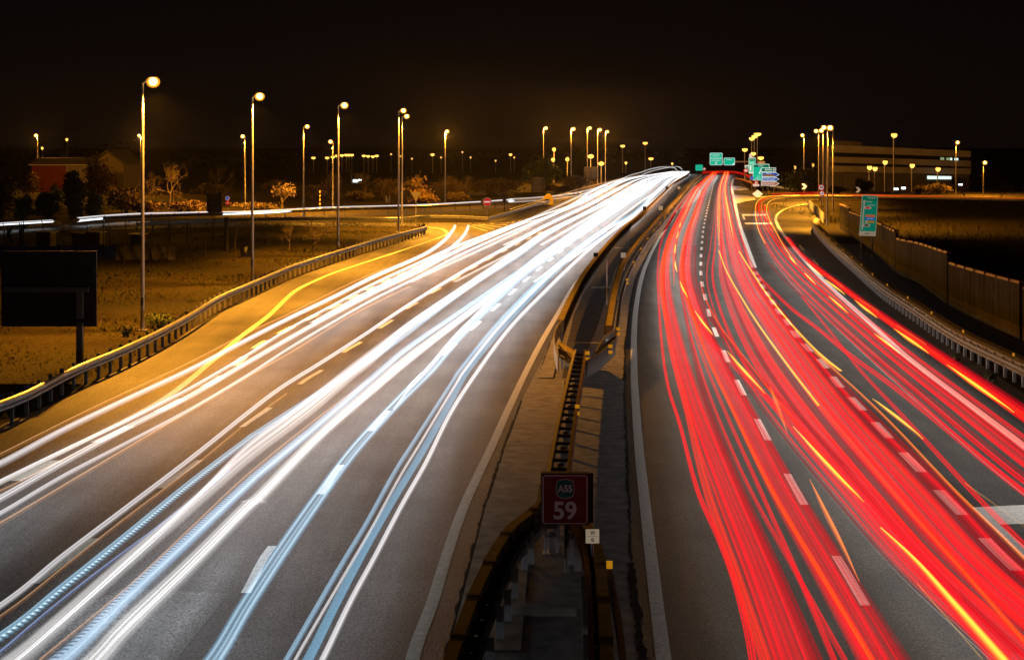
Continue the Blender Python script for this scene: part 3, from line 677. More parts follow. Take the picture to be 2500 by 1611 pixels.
# ------------------------------------------------------------------ lettering
def text(name, s, size, loc, m, parent=None, th=.004, bold=.0, align='CENTER', sxx=1.0):
    cu = bpy.data.curves.new(name, 'FONT'); cu.body = s; cu.size = size; cu.align_x = align; cu.align_y = 'CENTER'
    cu.extrude = th; cu.offset = bold
    o = bpy.data.objects.new(name, cu); COL.objects.link(o)
    dg = bpy.context.evaluated_depsgraph_get(); dg.update()
    me = bpy.data.meshes.new_from_object(o.evaluated_get(dg)); bpy.data.objects.remove(o)
    me.materials.clear(); me.materials.append(m)
    R = Matrix.Translation(loc) @ Matrix.Rotation(math.radians(90), 4, 'X') @ Matrix.Diagonal((sxx, 1, 1, 1)); me.transform(R)
    o = link(bpy.data.objects.new(name, me))
    if parent: put(o, parent)
    return o
def rrect(x0, z0, x1, z1, r, n=5):
    o = []
    for cx, cz, a0 in ((x1-r, z1-r, 0), (x0+r, z1-r, 90), (x0+r, z0+r, 180), (x1-r, z0+r, 270)):
        for k in range(n+1):
            th = math.radians(a0+90*k/n); o.append((cx+r*math.cos(th), cz+r*math.sin(th)))
    return o
def plate(poly_, y, th, m, name, parent):
    o = MB().prism(poly_, y, y+th).build(name, M[m] if isinstance(m, str) else m); put(o, parent); return o
def ringplate(x0, z0, x1, z1, r, wid, y, m, name, parent, th=.004):
    a, b = rrect(x0, z0, x1, z1, r), rrect(x0+wid, z0+wid, x1-wid, z1-wid, max(r-wid, .005))
    V, Fc = [], []; n = len(a)
    for yy in (y, y+th):
        for q in (a, b):
            V += [Vector((x, yy, z)) for x, z in q]
    for i in range(n):
        j = (i+1) % n; Fc += [[i, j, n+j, n+i], [i, 2*n+i, 2*n+j, j], [n+i, n+j, 3*n+j, 3*n+i]]
    o = obj(name, V, Fc, M[m]); put(o, parent); return o

# km 59 sign
D = 27.6; a, b = P(1323,1158,D=D), P(1436,1280,D=D); cx, cz = (a.x+b.x)/2, (a.z+b.z)/2
sg = empty('distance_sign', (P(1385,1408).x, D+.12, 0), 'maroon A55 km 59 sign on a post where the median rails meet', 'sign')
put(MB().box((cx, D+.10, cz), (b.x-a.x+.03, .16, a.z-b.z+.03)).box((b.x+.05, D+.14, cz), (.09, .06, a.z-b.z+.0)).build('casing', M['dark_metal']), sg)
plate(rrect(a.x, b.z, b.x, a.z, .05), D-.002, .02, 'km_red', 'face', sg)
ringplate(a.x+.012, b.z+.012, b.x-.012, a.z-.012, .05, .016, D-.007, 'km_white', 'border', sg)
c2 = P(1380,1193,D=D)
def shield(s): return [(-.115*s, .135*s), (-.06*s, .158*s), (0, .165*s), (.06*s, .158*s), (.115*s, .135*s), (.135*s, .06*s), (.135*s, -.06*s), (.115*s, -.12*s), (.06*s, -.15*s), (0, -.162*s), (-.06*s, -.15*s), (-.115*s, -.12*s), (-.135*s, -.06*s), (-.135*s, .06*s)]
plate([(c2.x+x*1.12, c2.z+z) for x, z in shield(1.06)], D-.006, .004, 'km_white', 'shield_rim', sg)
plate([(c2.x+x*1.12, c2.z+z) for x, z in shield(.99)], D-.010, .004, 'km_green', 'shield', sg)
text('lettering', 'A55', .165, (c2.x, D-.012, c2.z), M['km_white'], sg, bold=.004, sxx=.92)
c3 = P(1379,1247,D=D); text('lettering', '59', .42, (c3.x, D-.008, c3.z-.005), M['km_white'], sg, bold=.010)
put(MB().tube([(P(1384,1408).x, D+.22, 0), (P(1384,1408).x, D+.22, b.z+.4)], .04, 10).build('post', M['galv_dull']), sg)
pb = P(1347,1352)
br = empty('rail_bracket', (pb.x, pb.y, 0), 'small galvanised rail end bracket standing below the km 59 sign', 'bracket')
put(MB().box((pb.x-.11, pb.y, .28), (.05, .06, .52)).box((pb.x+.11, pb.y, .28), (.05, .06, .52)).box((pb.x, pb.y+.1, .2), (.10, .05, .36)).build('upright', M['pale_post']), br)
put(MB().box((pb.x, pb.y, .02), (.34, .3, .03)).build('base_plate', M['galv']), br)
put(MB().box((pb.x, pb.y, .50), (.30, .05, .06)).box((pb.x, pb.y+.02, .33), (.16, .05, .05)).build('crosspiece', M['galv']), br)
# VI / 0 plate
D = 25.6; a, b = P(1430,1291.5,D=D), P(1463,1326,D=D); cx, cz = (a.x+b.x)/2, (a.z+b.z)/2
vp = empty('chainage_plate', (cx, D, 0), 'small white VI over 0 plate beside the km 59 sign', 'plate')
plate(rrect(a.x, b.z, b.x, a.z, .012), D, .012, 'white_sign_dim', 'face', vp)
text('lettering', 'VI', .085, (cx, D-.006, cz+.055), M['black'], vp, bold=.002); text('lettering', '0', .085, (cx, D-.006, cz-.06), M['black'], vp, bold=.002)
put(MB().box((cx, D-.004, cz), (.15, .004, .004)).build('rule', M['black']), vp)
put(MB().tube([(cx, D+.04, .0), (cx, D+.04, cz+.08)], .02, 6).build('stem', M['galv']), vp)

# dark back of the big board beside the shoulder
D = 52.0; a, b = P(3.6,613,D=D), P(236,797,D=D); cx, cz = (a.x+b.x)/2, (a.z+b.z)/2
px = P(199,800,D=D).x
bd = empty('rear_facing_sign', (px, D, 0), 'large black back of a road sign on one thick post behind the guardrail', 'sign')
put(MB().box((cx, D, cz), (b.x-a.x, .05, a.z-b.z)).build('panel', M['dark_metal']), bd)
for k in range(5):
    z = b.z+.12+(a.z-b.z-.24)*k/4
    put(MB().box((cx, D-.045, z), (b.x-a.x-.06, .04, .05)).build('rail', M['dark_metal']), bd)
for k in range(5):
    x = a.x+.1+(b.x-a.x-.2)*k/4
    put(MB().box((x, D-.042, cz), (.05, .03, a.z-b.z-.04)).build('rib', M['dark_metal']), bd)
put(MB().box((cx-.05, D-.16, P(0,706,D=D).z), (b.x-a.x-.35, .14, .17)).build('arm', M['grey_board']), bd)
put(MB().box((px, D-.20, .85), (.20, .2, 1.7)).box((px, D-.18, P(0,706,D=D).z-.45), (.20, .2, 1.0)).build('post', M['grey_board']), bd)

# ------------------------------------------------------------------ noise barrier
WB_PTS = [(2052,558),(2091,583.6),(2136.5,617),(2192,666),(2246,692),(2318,744),(2426,798),(2499,830),(2620,885),(2800,960)]
nwall = empty('noise_barrier', P(2499,830), 'stepped weathered noise barrier with graffiti and a reddish coping beyond the exit lane', 'barrier wall')
Wn = resample(wpath(WB_PTS, 0, 8)[::-1], .4)[::-1]
def wall_u(p): return proj(p).x
def seg(u0, u1, h0, h1, k):
    ids = [p for p in Wn if u0 <= wall_u(p) <= u1]
    if len(ids) < 2: return
    n = len(ids); V, V2, V3 = [], [], []; 
    def sheet(name, z0, z1f, off, th, m, rib=0):
        V, Fc = [], []; rows = []
        for i, p in enumerate(ids):
            nn, t = nrm_at(ids, i); z1 = z1f(i/(n-1)); q = off+(rib if i % 2 else 0)
            a, b = p-nn*q, p-nn*(q-th)
            V += [(a.x, a.y, z0), (a.x, a.y, z1), (b.x, b.y, z1), (b.x, b.y, z0)]
        for i in range(n-1):
            for j in range(4): Fc.append([4*i+j, 4*i+(j+1) % 4, 4*i+4+(j+1) % 4, 4*i+4+j])
        Fc += [[0, 1, 2, 3][::-1], [4*n-4, 4*n-3, 4*n-2, 4*n-1]]
        put(obj(name, V, Fc, M[m]), nwall)
    top = lambda t: h0+(h1-h0)*t
    sheet('base_panel', -.05, lambda t: .52, .06, .14, 'noise_base')
    sheet('wall_panel', .52, top, .03, .12, 'noise_wall', .02)
    sheet('rail', 0, lambda t: 0, 0, 0, 'coping') if False else None
    Wt = [Vector((p.x, p.y, top(i/(n-1)))) for i, p in enumerate(ids)]
    beam('coping', Wt, [(-.10, .10), (-.13, 0), (.12, 0), (.09, .10)], M['coping'], nwall, closed=True)
    beam('rail', Wt, [(-.09, 0), (-.09, -.05), (-.05, -.05), (-.05, 0)], M['noise_base'], nwall, dz=-.42, closed=True)
    for p, nn, rz in along(ids, 2.0, .05):
        pass
    for p, nn, rz in along([Vector((q.x, q.y, 0)) for q in ids], 1.9, .1):
        t = (wall_u(p)-u0)/(u1-u0); h = top(min(max(t, 0), 1))
        put(MB().box((p.x-nn.x*.09, p.y-nn.y*.09, (h-.02)/2), (.05, .05, h-.04), rz).box((p.x-nn.x*.0, p.y-nn.y*.0, h+.06), (.03, .28, .13), rz).build('wall_post', M['noise_wall']), nwall)
for k, (u0, u1, h0, h1) in enumerate(((2052,2075,2.1,2.15),(2075,2190,1.85,2.35),(2190,2317,1.95,2.4),(2317,2500,1.95,2.15),(2500,2800,2.0,2.3))): seg(u0, u1, h0, h1, k)
random.seed(3)
for (u0, u1, zb, zt, n) in ((2338,2380,.7,1.3,7),(2398,2432,.7,1.35,6),(2242,2285,.7,1.5,6),(2277,2312,1.6,2.15,5),(2325,2345,1.45,1.8,3),(2158,2186,1.3,1.95,5)):
    gm = MB()
    for k in range(n):
        u = u0+(u1-u0)*(k+.5)/n
        cand = min(range(len(Wn)), key=lambda i: abs(wall_u(Wn[i])-u)); p = Wn[cand]; nn, t = nrm_at(Wn, cand); rz = math.atan2(t.y, t.x)
        q = p-nn*.075; h = (zt-zb)*random.uniform(.7, 1)
        gm.box((q.x, q.y, zb+h/2), (random.uniform(.05, .10), .006, h), rz)
        if random.random() < .7: gm.box((q.x+t.x*.12, q.y+t.y*.12, zb+random.choice((.03, h/2, h))), (.26, .007, .07), rz)
    put(gm.build('graffiti', M['graffiti']), nwall)
strip('ditch', [(2900,1105),(2600,985),(2455,905),(2356,845),(2265,790),(2192,733),(2128,687),(2055,628),(2020,592)], [(2900,1010),(2620,890),(2499,836),(2426,803),(2318,749),(2246,696),(2192,671),(2136,621),(2060,566)], M['soil'], .02, 990, 596, 40, 3)

# ------------------------------------------------------------------ street lamps
NLAMP = [0]
def lamp(pole, base_v, lampc, label, group=None, power=1.0, size=1.0, D=None, gm='lamp', tilt=9):
    """pole=(u of the pole), base row, lampc=(u, v) of the glowing bowl"""
    D = D or Dof(base_v); b = Vector(((pole-CX)*D/F, D, 0)); b.z = gz(b.x, b.y)
    top = H-(lampc[1]-HOR)*D/F; ax = (lampc[0]-CX)*D/F-b.x
    r = empty('street_lamp', b, label, 'street lamp', group)
    put(MB().tube([b, (b.x, b.y, 1.0), (b.x, b.y, top*.6), (b.x, b.y, top-.05)], [.10, .085, .07, .05], 10).box((b.x, b.y, b.z+.03), (.36, .36, .06)).build('pole', M['pole'], smooth=False), r)
    put(MB().box((b.x, b.y-.088, b.z+1.2), (.09, .02, .34)).build('hatch', M['grey_board']), r)
    s = 1 if ax >= 0 else -1; al = max(abs(ax), .25)
    hx = b.x+s*al
    put(MB().tube([(b.x, b.y, top-.08), (b.x+s*al*.35, b.y, top+.02), (hx, b.y, top+.10)], [.045, .04, .035], 8).build('arm', M['pole']), r)
    q = .55+.45*size if size > 1 else .9
    hd = MB().lathe((hx, b.y, top), [(.02, .30*q), (.08*q, .29*q), (.15*q, .25*q), (.17*q, .20*q), (.15*q, .18*q)], 14); put(hd.build('lamp_head', M['grey_board'], smooth=True), r)
    lz = MB().lathe((hx, b.y, top), [(.16*q, .19*q), (.27*q, .10*q), (.31*q, -.02*q), (.27*q, -.16*q), (.16*q, -.26*q), (.01, -.29*q)], 18); hdo = [c for c in r.children if c.name.startswith('lamp_head')][0]; lz.build('lamp_glass', M['amber'], hdo, smooth=True)
    bu = MB().lathe((hx, b.y, top), [(.01, .17*q), (.14*q, .13*q), (.20*q, .0), (.17*q, -.12*q), (.08*q, -.19*q), (.005, -.20*q)], 14).build('bulb', M[gm], hdo, smooth=True)
    if power > 0:
        back = D > 180 and pole < 1900
        L = bpy.data.lights.new('sodium_light', 'POINT' if back else 'SPOT'); L.energy = LAMP_W*power*(.75 if back else (1.0 if pole > 1900 else 1)); L.color = SODIUM; L.shadow_soft_size = .16
        lo = link(bpy.data.objects.new('sodium_light', L)); lo.location = (hx, b.y, top-.42); put(lo, r)
        if not back:
            L.spot_size = math.radians(136); L.spot_blend = .5
            lo.rotation_euler = (math.radians(-8 if pole < 400 else 0), math.radians(-(tilt+6)*s), 0)
LG = 'tall lit sodium lamps beside the roads'
lamp(348, 808, (374,199), 'tallest lit sodium lamp, standing by the guardrail bend near the black sign back', LG, 1.0)
lamp(616, 695, (634,235), 'second tallest lit sodium lamp, rising behind the guardrail where the field is dark', LG, 1.0, tilt=-9)
lamp(825.5, 626, (841,257), 'lit sodium lamp in the yellow grass triangle beside the leafless shrubs', LG, 1.0)
lamp(973, 567, (985,270), 'taller of the close pair of lit sodium lamps at the tip of the guardrail', LG, 1.0)
lamp(981.5, 551, (993,284), 'lit sodium lamp just behind the one at the guardrail tip, slightly lower', LG, .8)
lamp(1086.5, 505, (1091,321), 'lone lit sodium lamp behind the far road near the no entry sign', LG, 1.0)
lamp(740.6, 528, (750,309), 'lit sodium lamp on a slim pole behind the ramp guardrail, by the crooked little tree', LG, .8)
lamp(812.5, 518, (807,346), 'short bright sodium lamp standing before the distant row of small lights', LG, .9)
lamp(598, 516, (596,333), 'lit sodium lamp right behind the second tallest lamp, half its height', LG, .9)
lamp(92, 469, (88,331), 'bright sodium lamp standing before the red walled house', LG, .3, size=1.3)
lamp(344, 482, (340,331), 'small sodium lamp glowing close behind the tallest lamp pole', LG, .5)
lamp(1326.7, 452, (1333,313), 'lit sodium lamp above the round green tree by the yellow crash cushion', LG, .6, size=1.4)
lamp(1394, 464, (1400,315), 'lit sodium lamp between the green tree and the ribbed sign back', LG, .8, size=1.5)
lamp(1434, 452, (1440,313), 'lit sodium lamp rising over the ribbed sign back, first of three close poles', LG, .5, size=1.4)
lamp(1459, 450, (1465,317), 'lit sodium lamp in the middle of the three close poles over the ribbed sign back', LG, .5, size=1.4)
lamp(1478, 446, (1483,322), 'last of the three close poles with lit lamps, next to the white glare', LG, .5, size=1.4)
lamp(2020, 552, (2026.5,312), 'lit sodium lamp on the pole in front of the noise barrier end', LG, 1.0, size=1.1)
lamp(2034, 521, (2011.5,311.5), 'lit sodium lamp on the pole just behind the one at the noise barrier end', LG, .8, size=1.1)
lamp(2010, 502, (2005,319), 'lit sodium lamp on the pole behind the two speed limit signs', LG, .8, size=1.1)
lamp(1999, 490, (1992.5,320), 'lit sodium lamp closest to the white chevron sign in the cluster of four poles', LG, .7, size=1.2)
lamp(1963, 470, (1961.7,330.5), 'lone lit sodium lamp over the dark trees between the arrow signs and the pole cluster', LG, .7, size=1.3)
lamp(2333.7, 475, (2334.6,348), 'lit sodium lamp in front of the lit upper windows of the office block', LG, .5, size=1.2)
lamp(2400.5, 478, (2400.5,397), 'low sodium lamp beyond the far end of the office block', LG, .4, size=1.3)
# distant ones: a few pixels each
def far_lamp(u, v, label, group, D=560, size=1.0, gm='lamp_far', ground=None):
    x = (u-CX)*D/F; z = H-(v-HOR)*D/F; g = gz(x, D) if ground is None else ground
    g = min(g, z-3)
    m = MB().tube([(x, D, g), (x, D, z+.1)], .09, 6, 0).lathe((x, D-.3, z), [(.03, .35), (.30, .28), (.34, .12)], 10, 0).lathe((x, D-.3, z), [(.34*size, .12), (.40*size, -.1), (.25*size, -.40), (.02, -.5)], 10, 1)
    m.tube([(x, D, z+.1), (x, D-.3, z+.25)], .05, 6, 0)
    tag(m.build('street_lamp', None, mats=[M['pole'], M[gm]]), label, 'street lamp', group)
for u, v in ((765.5,385),(799,385),(813,383),(823,380),(835,379),(845.5,378),(852,378),(859,378)):
    far_lamp(u, v, 'small distant street lamp in the dense row behind the short bright lamp', 'distant street lamps in the dense row', 470, 1.6)
for u, v in ((888.5,380),(899,381),(910.5,382),(920,380)):
    far_lamp(u, v, 'small distant street lamp in the knot of four before the lamp pair', 'distant street lamps in the knot of four', 480, 1.5)
for u, v in ((955,376),(978.5,381),(1005.7,387),(1077,384),(1129,371),(1149,384),(1210,392),(1255.5,384)):
    far_lamp(u, v, 'pinprick distant street lamp over the dark bushes between the lamp pair and the green tree', 'pinprick lamps over the dark bushes', 560, .8, 'lamp_dim')
far_lamp(1056, 377, 'distant orange street lamp just beside the lone lamp behind the far road', None, 420, 1.3)
far_lamp(1246.5, 377, 'distant orange street lamp above the dark bush by the square sign back', None, 480, 1.3)
for u, v, s in ((1442,381,1.5),(1467.6,398.5,1.5),):
    far_lamp(u, v, 'low orange street lamp standing against the ribbed sign back' if u < 1450 else 'low orange street lamp beside the ribbed sign back, nearest to the glare', None, 300, s)
for u, v, t in ((1352.5,364,'small orange lamp directly above the round green tree'),(1350,389,'dim orange lamp inside the top of the round green tree'),(1385,388,'faint orange lamp between the green tree and the next tall pole')):
    far_lamp(u, v, t, None, 300, .9)
far_lamp(1520, 356, 'orange street lamp over the left end of the white glare', None, 420, 1.6)
far_lamp(1575, 349, 'orange street lamp over the middle of the white glare, higher of the two', None, 420, 1.7)
far_lamp(1589, 387, 'orange street lamp low over the middle of the white glare', None, 420, 1.7)
far_lamp(1528, 397, 'faint orange street lamp low over the start of the white glare', None, 420, .9)
far_lamp(1641, 399, 'tiny orange lamp where the white trails vanish', None, 520, .9)
for u, v, t, s in ((1849,327,'brightest of the orange lamps clustered above the green signs',2.0),(1841.7,332.6,'middle one of the orange lamps clustered above the green signs',1.6),(1835,338,'lowest of the three clustered orange lamps above the green signs',1.5),
                (1818,365,'orange lamp just right of the gantry arm',1.5),(1838.7,374.5,'orange lamp right above the tall green sign',1.4),(1857,385,'orange lamp right above the widest green sign',1.6)):
    far_lamp(u, v, t, None, 330, s)
far_lamp(2182, 329, 'orange lamp hanging over the roof of the office block', None, 240, 1.2)
for u, v, t in ((2122,408,'orange lamp in front of the office block, first of a close pair'),(2135.4,410.5,'orange lamp in front of the office block, lower of a close pair'),(2160,395,'orange lamp before the upper dark window strip of the office block'),(2226,403,'orange lamp before the middle of the office block'),(2289,411.7,'dim orange lamp between the two lit window rows')):
    far_lamp(u, v, t, None, 250, 1.0)
far_lamp(164, 340, 'tiny orange lamp above the roof of the red walled house', None, 380, .8)
far_lamp(104, 361, 'tiny orange lamp beside the bright lamp at the red walled house', None, 380, .7)
far_lamp(1984.5, 402, 'tiny yellow lamp among the dark trees beside the pole cluster', None, 300, .5, 'lamp_dim')
far_lamp(1940.6, 408, 'tiny yellow lamp among the dark trees near the arrow signs', None, 300, .5, 'lamp_dim')

# ------------------------------------------------------------------ signs
def sheet(parent, name, u0, v0, u1, v1, D, m, r=.06, dy=0.0, th=.03):
    a, b = P(u0, v0, D=D), P(u1, v1, D=D)
    return plate(rrect(a.x, b.z, b.x, a.z, min(r, (b.x-a.x)*.3, (a.z-b.z)*.3), 3), D+dy, th, m, name, parent)
def frame(parent, u0, v0, u1, v1, D, m, wid=.07, dy=-.012, r=.1):
    a, b = P(u0, v0, D=D), P(u1, v1, D=D); return ringplate(a.x+.03, b.z+.03, b.x-.03, a.z-.03, r, wid, D+dy, m, 'border', parent)
def bars(parent, lines, D, m, dy=-.014):               # lines of far-off lettering too small to read
    mb = MB()
    for (u0, v0, u1, v1) in lines:
        a, b = P(u0, v0, D=D), P(u1, v1, D=D); h = a.z-b.z; n = max(2, int((b.x-a.x)/(h*.85))); wl = (b.x-a.x)/n
        for k in range(n):
            x = a.x+wl*(k+.5)
            mb.box((x-wl*.3, D+dy, (a.z+b.z)/2), (wl*.2, .005, h)); mb.box((x+wl*.05, D+dy, b.z+h*random.choice((.1, .5, .9))), (wl*.5, .006, h*.24))
    o = mb.build('lettering', M[m]); put(o, parent)
def posts(parent, us, v0, v1, D, r=.05, m='galv_dull'):
    for u in us:
        a, b = P(u, v0, D=D), P(u, v1, D=D); g = b.z
        put(MB().tube([(a.x, D+.07, g), (a.x, D+.07, a.z)], r, 8).build('post', M[m]), parent)
def sign(name, u, D, label, cat='sign', group=None, base=0.0):
    return empty(name, ((u-CX)*D/F, D, base), label, cat, group)

# overhead gantry beyond the crest
D = 470.0; g = sign('overhead_sign', 1826, D, 'large square lit green overhead sign on the gantry above the red trails', base=-5)
sheet(g, 'panel', 1733,373.6,1764,403.6,D,'letters_glow',.35); sheet(g, 'face', 1734,374.6,1763,402.6,D,'green_glow',.3,-.03)
bars(g, [(1736,377,1758,379.4),(1740,381,1757,383.2),(1735.5,385.5,1762,389.5),(1737,391.5,1759,394)], D, 'letters_glow', -.05)
pc = P(1748.5,398.5,D=D); put(MB().lathe((pc.x, D-.03, pc.z), [(0,0)],3).build('x',None) if False else MB().prism([(pc.x+.28*math.cos(t*math.pi/6), pc.z+.28*math.sin(t*math.pi/6)) for t in range(12)], D-.05, D-.04).build('emblem', M['letters_glow']), g)
a = P(1731,395,D=D); b = P(1826,395,D=D)
put(MB().tube([(b.x, D+.3, -5), (b.x, D+.3, b.z)], .22, 8).build('post', M['brown_steel']), g)
put(MB().tube([(a.x, D+.3, b.z-.1), (b.x, D+.3, b.z)], .2, 8).build('arm', mat('glowing gantry steel', (.55,.30,.14), .6, .2, .1, 1, emit=(.6,.25,.1), es=.25)), g)  # arm given its own emission for the light falling on it
g = sign('overhead_sign', 1780, D, 'smaller lit green overhead sign beside the square one on the same gantry', base=-5)
sheet(g, 'panel', 1767,385.6,1794.2,403.8,D,'letters_glow',.35); sheet(g, 'face', 1768,386.6,1793.2,402.8,D,'green_glow',.3,-.03)
bars(g, [(1774,389,1787,392)], D, 'letters_glow', -.05); a, b = P(1786,403,D=D), P(1793,397,D=D)
put(MB().prism([(a.x, a.z), (b.x, a.z), (b.x, b.z)], D-.05, D-.04).build('arrow', M['letters_glow']), g)
D = 440.0; g = sign('road_sign', 1707, D, 'small dim green sign beside the median end at the crest', base=-4)
sheet(g, 'panel', 1697.5,402,1716.5,417.5,D,'green_dim',.2); sheet(g, 'face', 1698.5,403,1715.5,416.5,D,'green_glow',.15,-.03); bars(g, [(1700,405,1714,407),(1700,409,1714,411),(1700,413,1712,415)], D, 'green_dim', -.05); posts(g, (1701,1713), 415, 434, D, .08)
g = sign('road_sign', 1719, 400, 'round pink prohibition sign at the median end by the small green sign', base=-1)
pc = P(1719.5,413,D=400); put(MB().prism([(pc.x+.42*math.cos(t*math.pi/8), pc.z+.42*math.sin(t*math.pi/8)) for t in range(16)], 400, 400.04).build('rim', M['red_sign']), g); put(MB().prism([(pc.x+.27*math.cos(t*math.pi/8), pc.z+.27*math.sin(t*math.pi/8)) for t in range(16)], 399.98, 400).build('face', M['white_sign']), g); posts(g, (1719.5,), 413, 424, 400, .04)

# direction signs right of the crest
def arrow_sign(u0, v0, u1, v1, D, m, label, left=False, lines=(), inner=None, rim='letters_glow', tip=14, word=None):
    s = sign('direction_sign', (u0+u1)/2, D, label, 'sign', 'direction signs at the exit')
    def pl(e):
        if not left: return [(u0+e,v0+e),(u1-tip-e*.3,v0+e),(u1-e*1.6,(v0+v1)/2),(u1-tip-e*.3,v1-e),(u0+e,v1-e)]
        return [(u1-e,v0+e),(u0+tip+e*.3,v0+e),(u0+e*1.6,(v0+v1)/2),(u0+tip+e*.3,v1-e),(u1-e,v1-e)]
    def q(e): 
        o = []
        for u, v in pl(e):
            p = P(u, v, D=D); o.append((p.x, p.z))
        return o
    plate(q(0), D, .04, rim, 'panel', s); plate(q(1.1), D-.02, .02, m, 'face', s)
    if lines: bars(s, lines, D, 'letters_glow', -.03)
    if inner: sheet(s, 'strip', *inner, D, 'ochre_glow', .02, -.03, .01)
    if word:
        w_, uu, vv, hh = word; p = P(uu, vv, D=D); text('lettering', w_, hh, (p.x, D-.028, p.z), M['letters_glow'], s, bold=.008)
    return s
D = 238.0
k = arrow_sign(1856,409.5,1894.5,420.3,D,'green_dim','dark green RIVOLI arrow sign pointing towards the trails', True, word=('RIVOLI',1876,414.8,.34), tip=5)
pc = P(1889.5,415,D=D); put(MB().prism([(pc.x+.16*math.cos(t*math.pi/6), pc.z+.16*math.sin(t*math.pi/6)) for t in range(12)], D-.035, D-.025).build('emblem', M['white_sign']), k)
arrow_sign(1860,421.2,1903,432.2,D,'blue_glow','blue arrow sign with an ochre strip in the middle of the arrow sign stack', lines=[(1871,422.8,1884,425)], inner=(1863,426.3,1891.5,430.8), tip=9)
arrow_sign(1860,433,1903,442.6,D,'blue_glow','plain blue arrow sign with white lettering, above the brown arrow sign', lines=[(1862,435.8,1893.5,439.8)], tip=9)
k = arrow_sign(1858.6,443.5,1903,453.6,D,'brown_glow','brown arrow sign at the bottom of the arrow sign stack', lines=[(1861,446.6,1893,450.4)], tip=9)
posts(k, (1863,1876,1889), 410, 473, D+.1, .05)
D = 262.0; k = sign('road_sign', 1858, D, 'widest green map sign behind the arrow sign stack')
sheet(k, 'panel', 1838,400.8,1878.5,440.8,D,'letters_glow',.15); sheet(k, 'face', 1839,401.8,1877.5,439.8,D,'green_glow',.12,-.03); sheet(k, 'header', 1840,402.6,1876.8,408.2,D,'green_deep',.1,-.045,.012)
bars(k, [(1852,404,1864,407),(1848,430,1856,432),(1844,434.5,1857,437)], D, 'letters_glow', -.06)
def parrow(pts, D, m, parent, name='arrow', dy=-.06):
    q = [(P(u, v, D=D).x, P(u, v, D=D).z) for u, v in pts]; return plate(q, D+dy, .012, m, name, parent)
parrow([(1850.5,425),(1853,425),(1853.5,420),(1857,417),(1855,414.5),(1859,413),(1859,418.5),(1857.6,417.6),(1856,421),(1856,425)], D, 'letters_glow', k)
posts(k, (1843,1873), 410, 465, D, .07)
D = 300.0; k = sign('road_sign', 1836, D, 'tall narrow green sign with a white foot behind the widest green sign', base=-.0)
sheet(k, 'panel', 1828,385,1844.5,424,D,'letters_glow',.15); sheet(k, 'face', 1828.8,386,1843.8,420,D,'green_glow',.12,-.03); sheet(k, 'header', 1829.5,386.8,1843.2,393,D,'green_dim',.1,-.045,.012)
bars(k, [(1832,388,1842,390),(1831,395,1842,398.5),(1831,400,1842,402)], D, 'letters_glow', -.06); parrow([(1830.8,417),(1830.8,405),(1832.5,403),(1834.2,405),(1834.2,417)], D, 'letters_glow', k); posts(k, (1831,1842), 400, 444, D, .08)
k = sign('road_sign', 1833, 310, 'small warm lit box sign on top of the tall narrow green sign', base=-.0); sheet(k, 'panel', 1829,376.5,1837,384.6,310,'white_sign',.1); posts(k, (1833,), 380, 444, 310.2, .05)
k = sign('road_sign', 1859, 280, 'small glowing orange board above the widest green sign'); sheet(k, 'panel', 1851,394,1867.5,400,280,mat('glowing orange board',(.6,.35,.12),.5,emit=(.7,.36,.10),es=.5),.08); posts(k, (1859,), 396, 458, 280.2, .05)  # board glows by emission in place of light falling on it
k = sign('road_sign', 1824, 330, 'small green sign left of the tall narrow green sign'); sheet(k, 'panel', 1818.5,404,1828.5,411.5,330,'letters_glow',.1); sheet(k, 'face', 1820,406.5,1827.7,410.8,330,'green_dim',.1,-.03); posts(k, (1823,), 406, 437, 330, .06)
k = sign('road_sign', 1820, 330, 'pink square sign under the small green sign by the red glow'); sheet(k, 'panel', 1815,413,1826,421,329.8,'red_sign',.3); sheet(k, 'face', 1817.5,414.5,1824.5,419.5,329.8,'white_sign',.2,-.03); posts(k, (1820,), 414, 437, 329.9, .06)
k = sign('road_sign', 1835, 255, 'round blue sign at the edge of the widest green sign'); pc = P(1835.5,435,D=255); put(MB().prism([(pc.x+.30*math.cos(t*math.pi/8), pc.z+.30*math.sin(t*math.pi/8)) for t in range(16)], 255, 255.03).build('face', M['blue_glow']), k); posts(k, (1835.5,), 435, 464, 255, .03)
D = 225.0; k = sign('warning_sign', 1846.5, D, 'red and white warning triangle with a white plate below the green signs')
parrow([(1846.4,437.5),(1839.6,450),(1853.2,450)], D, 'red_sign', k, 'rim', 0); parrow([(1846.4,441),(1842.2,448.6),(1850.6,448.6)], D, 'white_sign', k, 'face', -.02)
sheet(k, 'mark', 1845.8,442.5,1847,447,D,'black',.01,-.035,.01); sheet(k, 'plate', 1838.2,450,1853.8,455.2,D,'white_sign',.03); posts(k, (1846.4,), 440, 480, D, .035)
D = 212.0; k = sign('gore_marker', 1849.5, D, 'white glowing diamond marker on the point between motorway and exit')
parrow([(1849.5,463.6),(1836.8,474),(1849.5,484.5),(1862.6,474)], D, 'white_sign', k, 'face', 0); parrow([(1849.3,464.5),(1849.9,464.5),(1849.9,474),(1849.3,474)], D, 'white_sign_dim', k, 'seam', -.014); posts(k, (1849.5,), 470, 487.5, D, .05)
k = sign('marker_post', 1877.5, 226, 'short yellow and black banded post below the arrow signs', 'post')
for i in range(5): sheet(k, 'band', 1876,466+i*2.6,1879.4,468.6+i*2.6,226,'yellow_plastic' if i % 2 == 0 else 'black',.01)
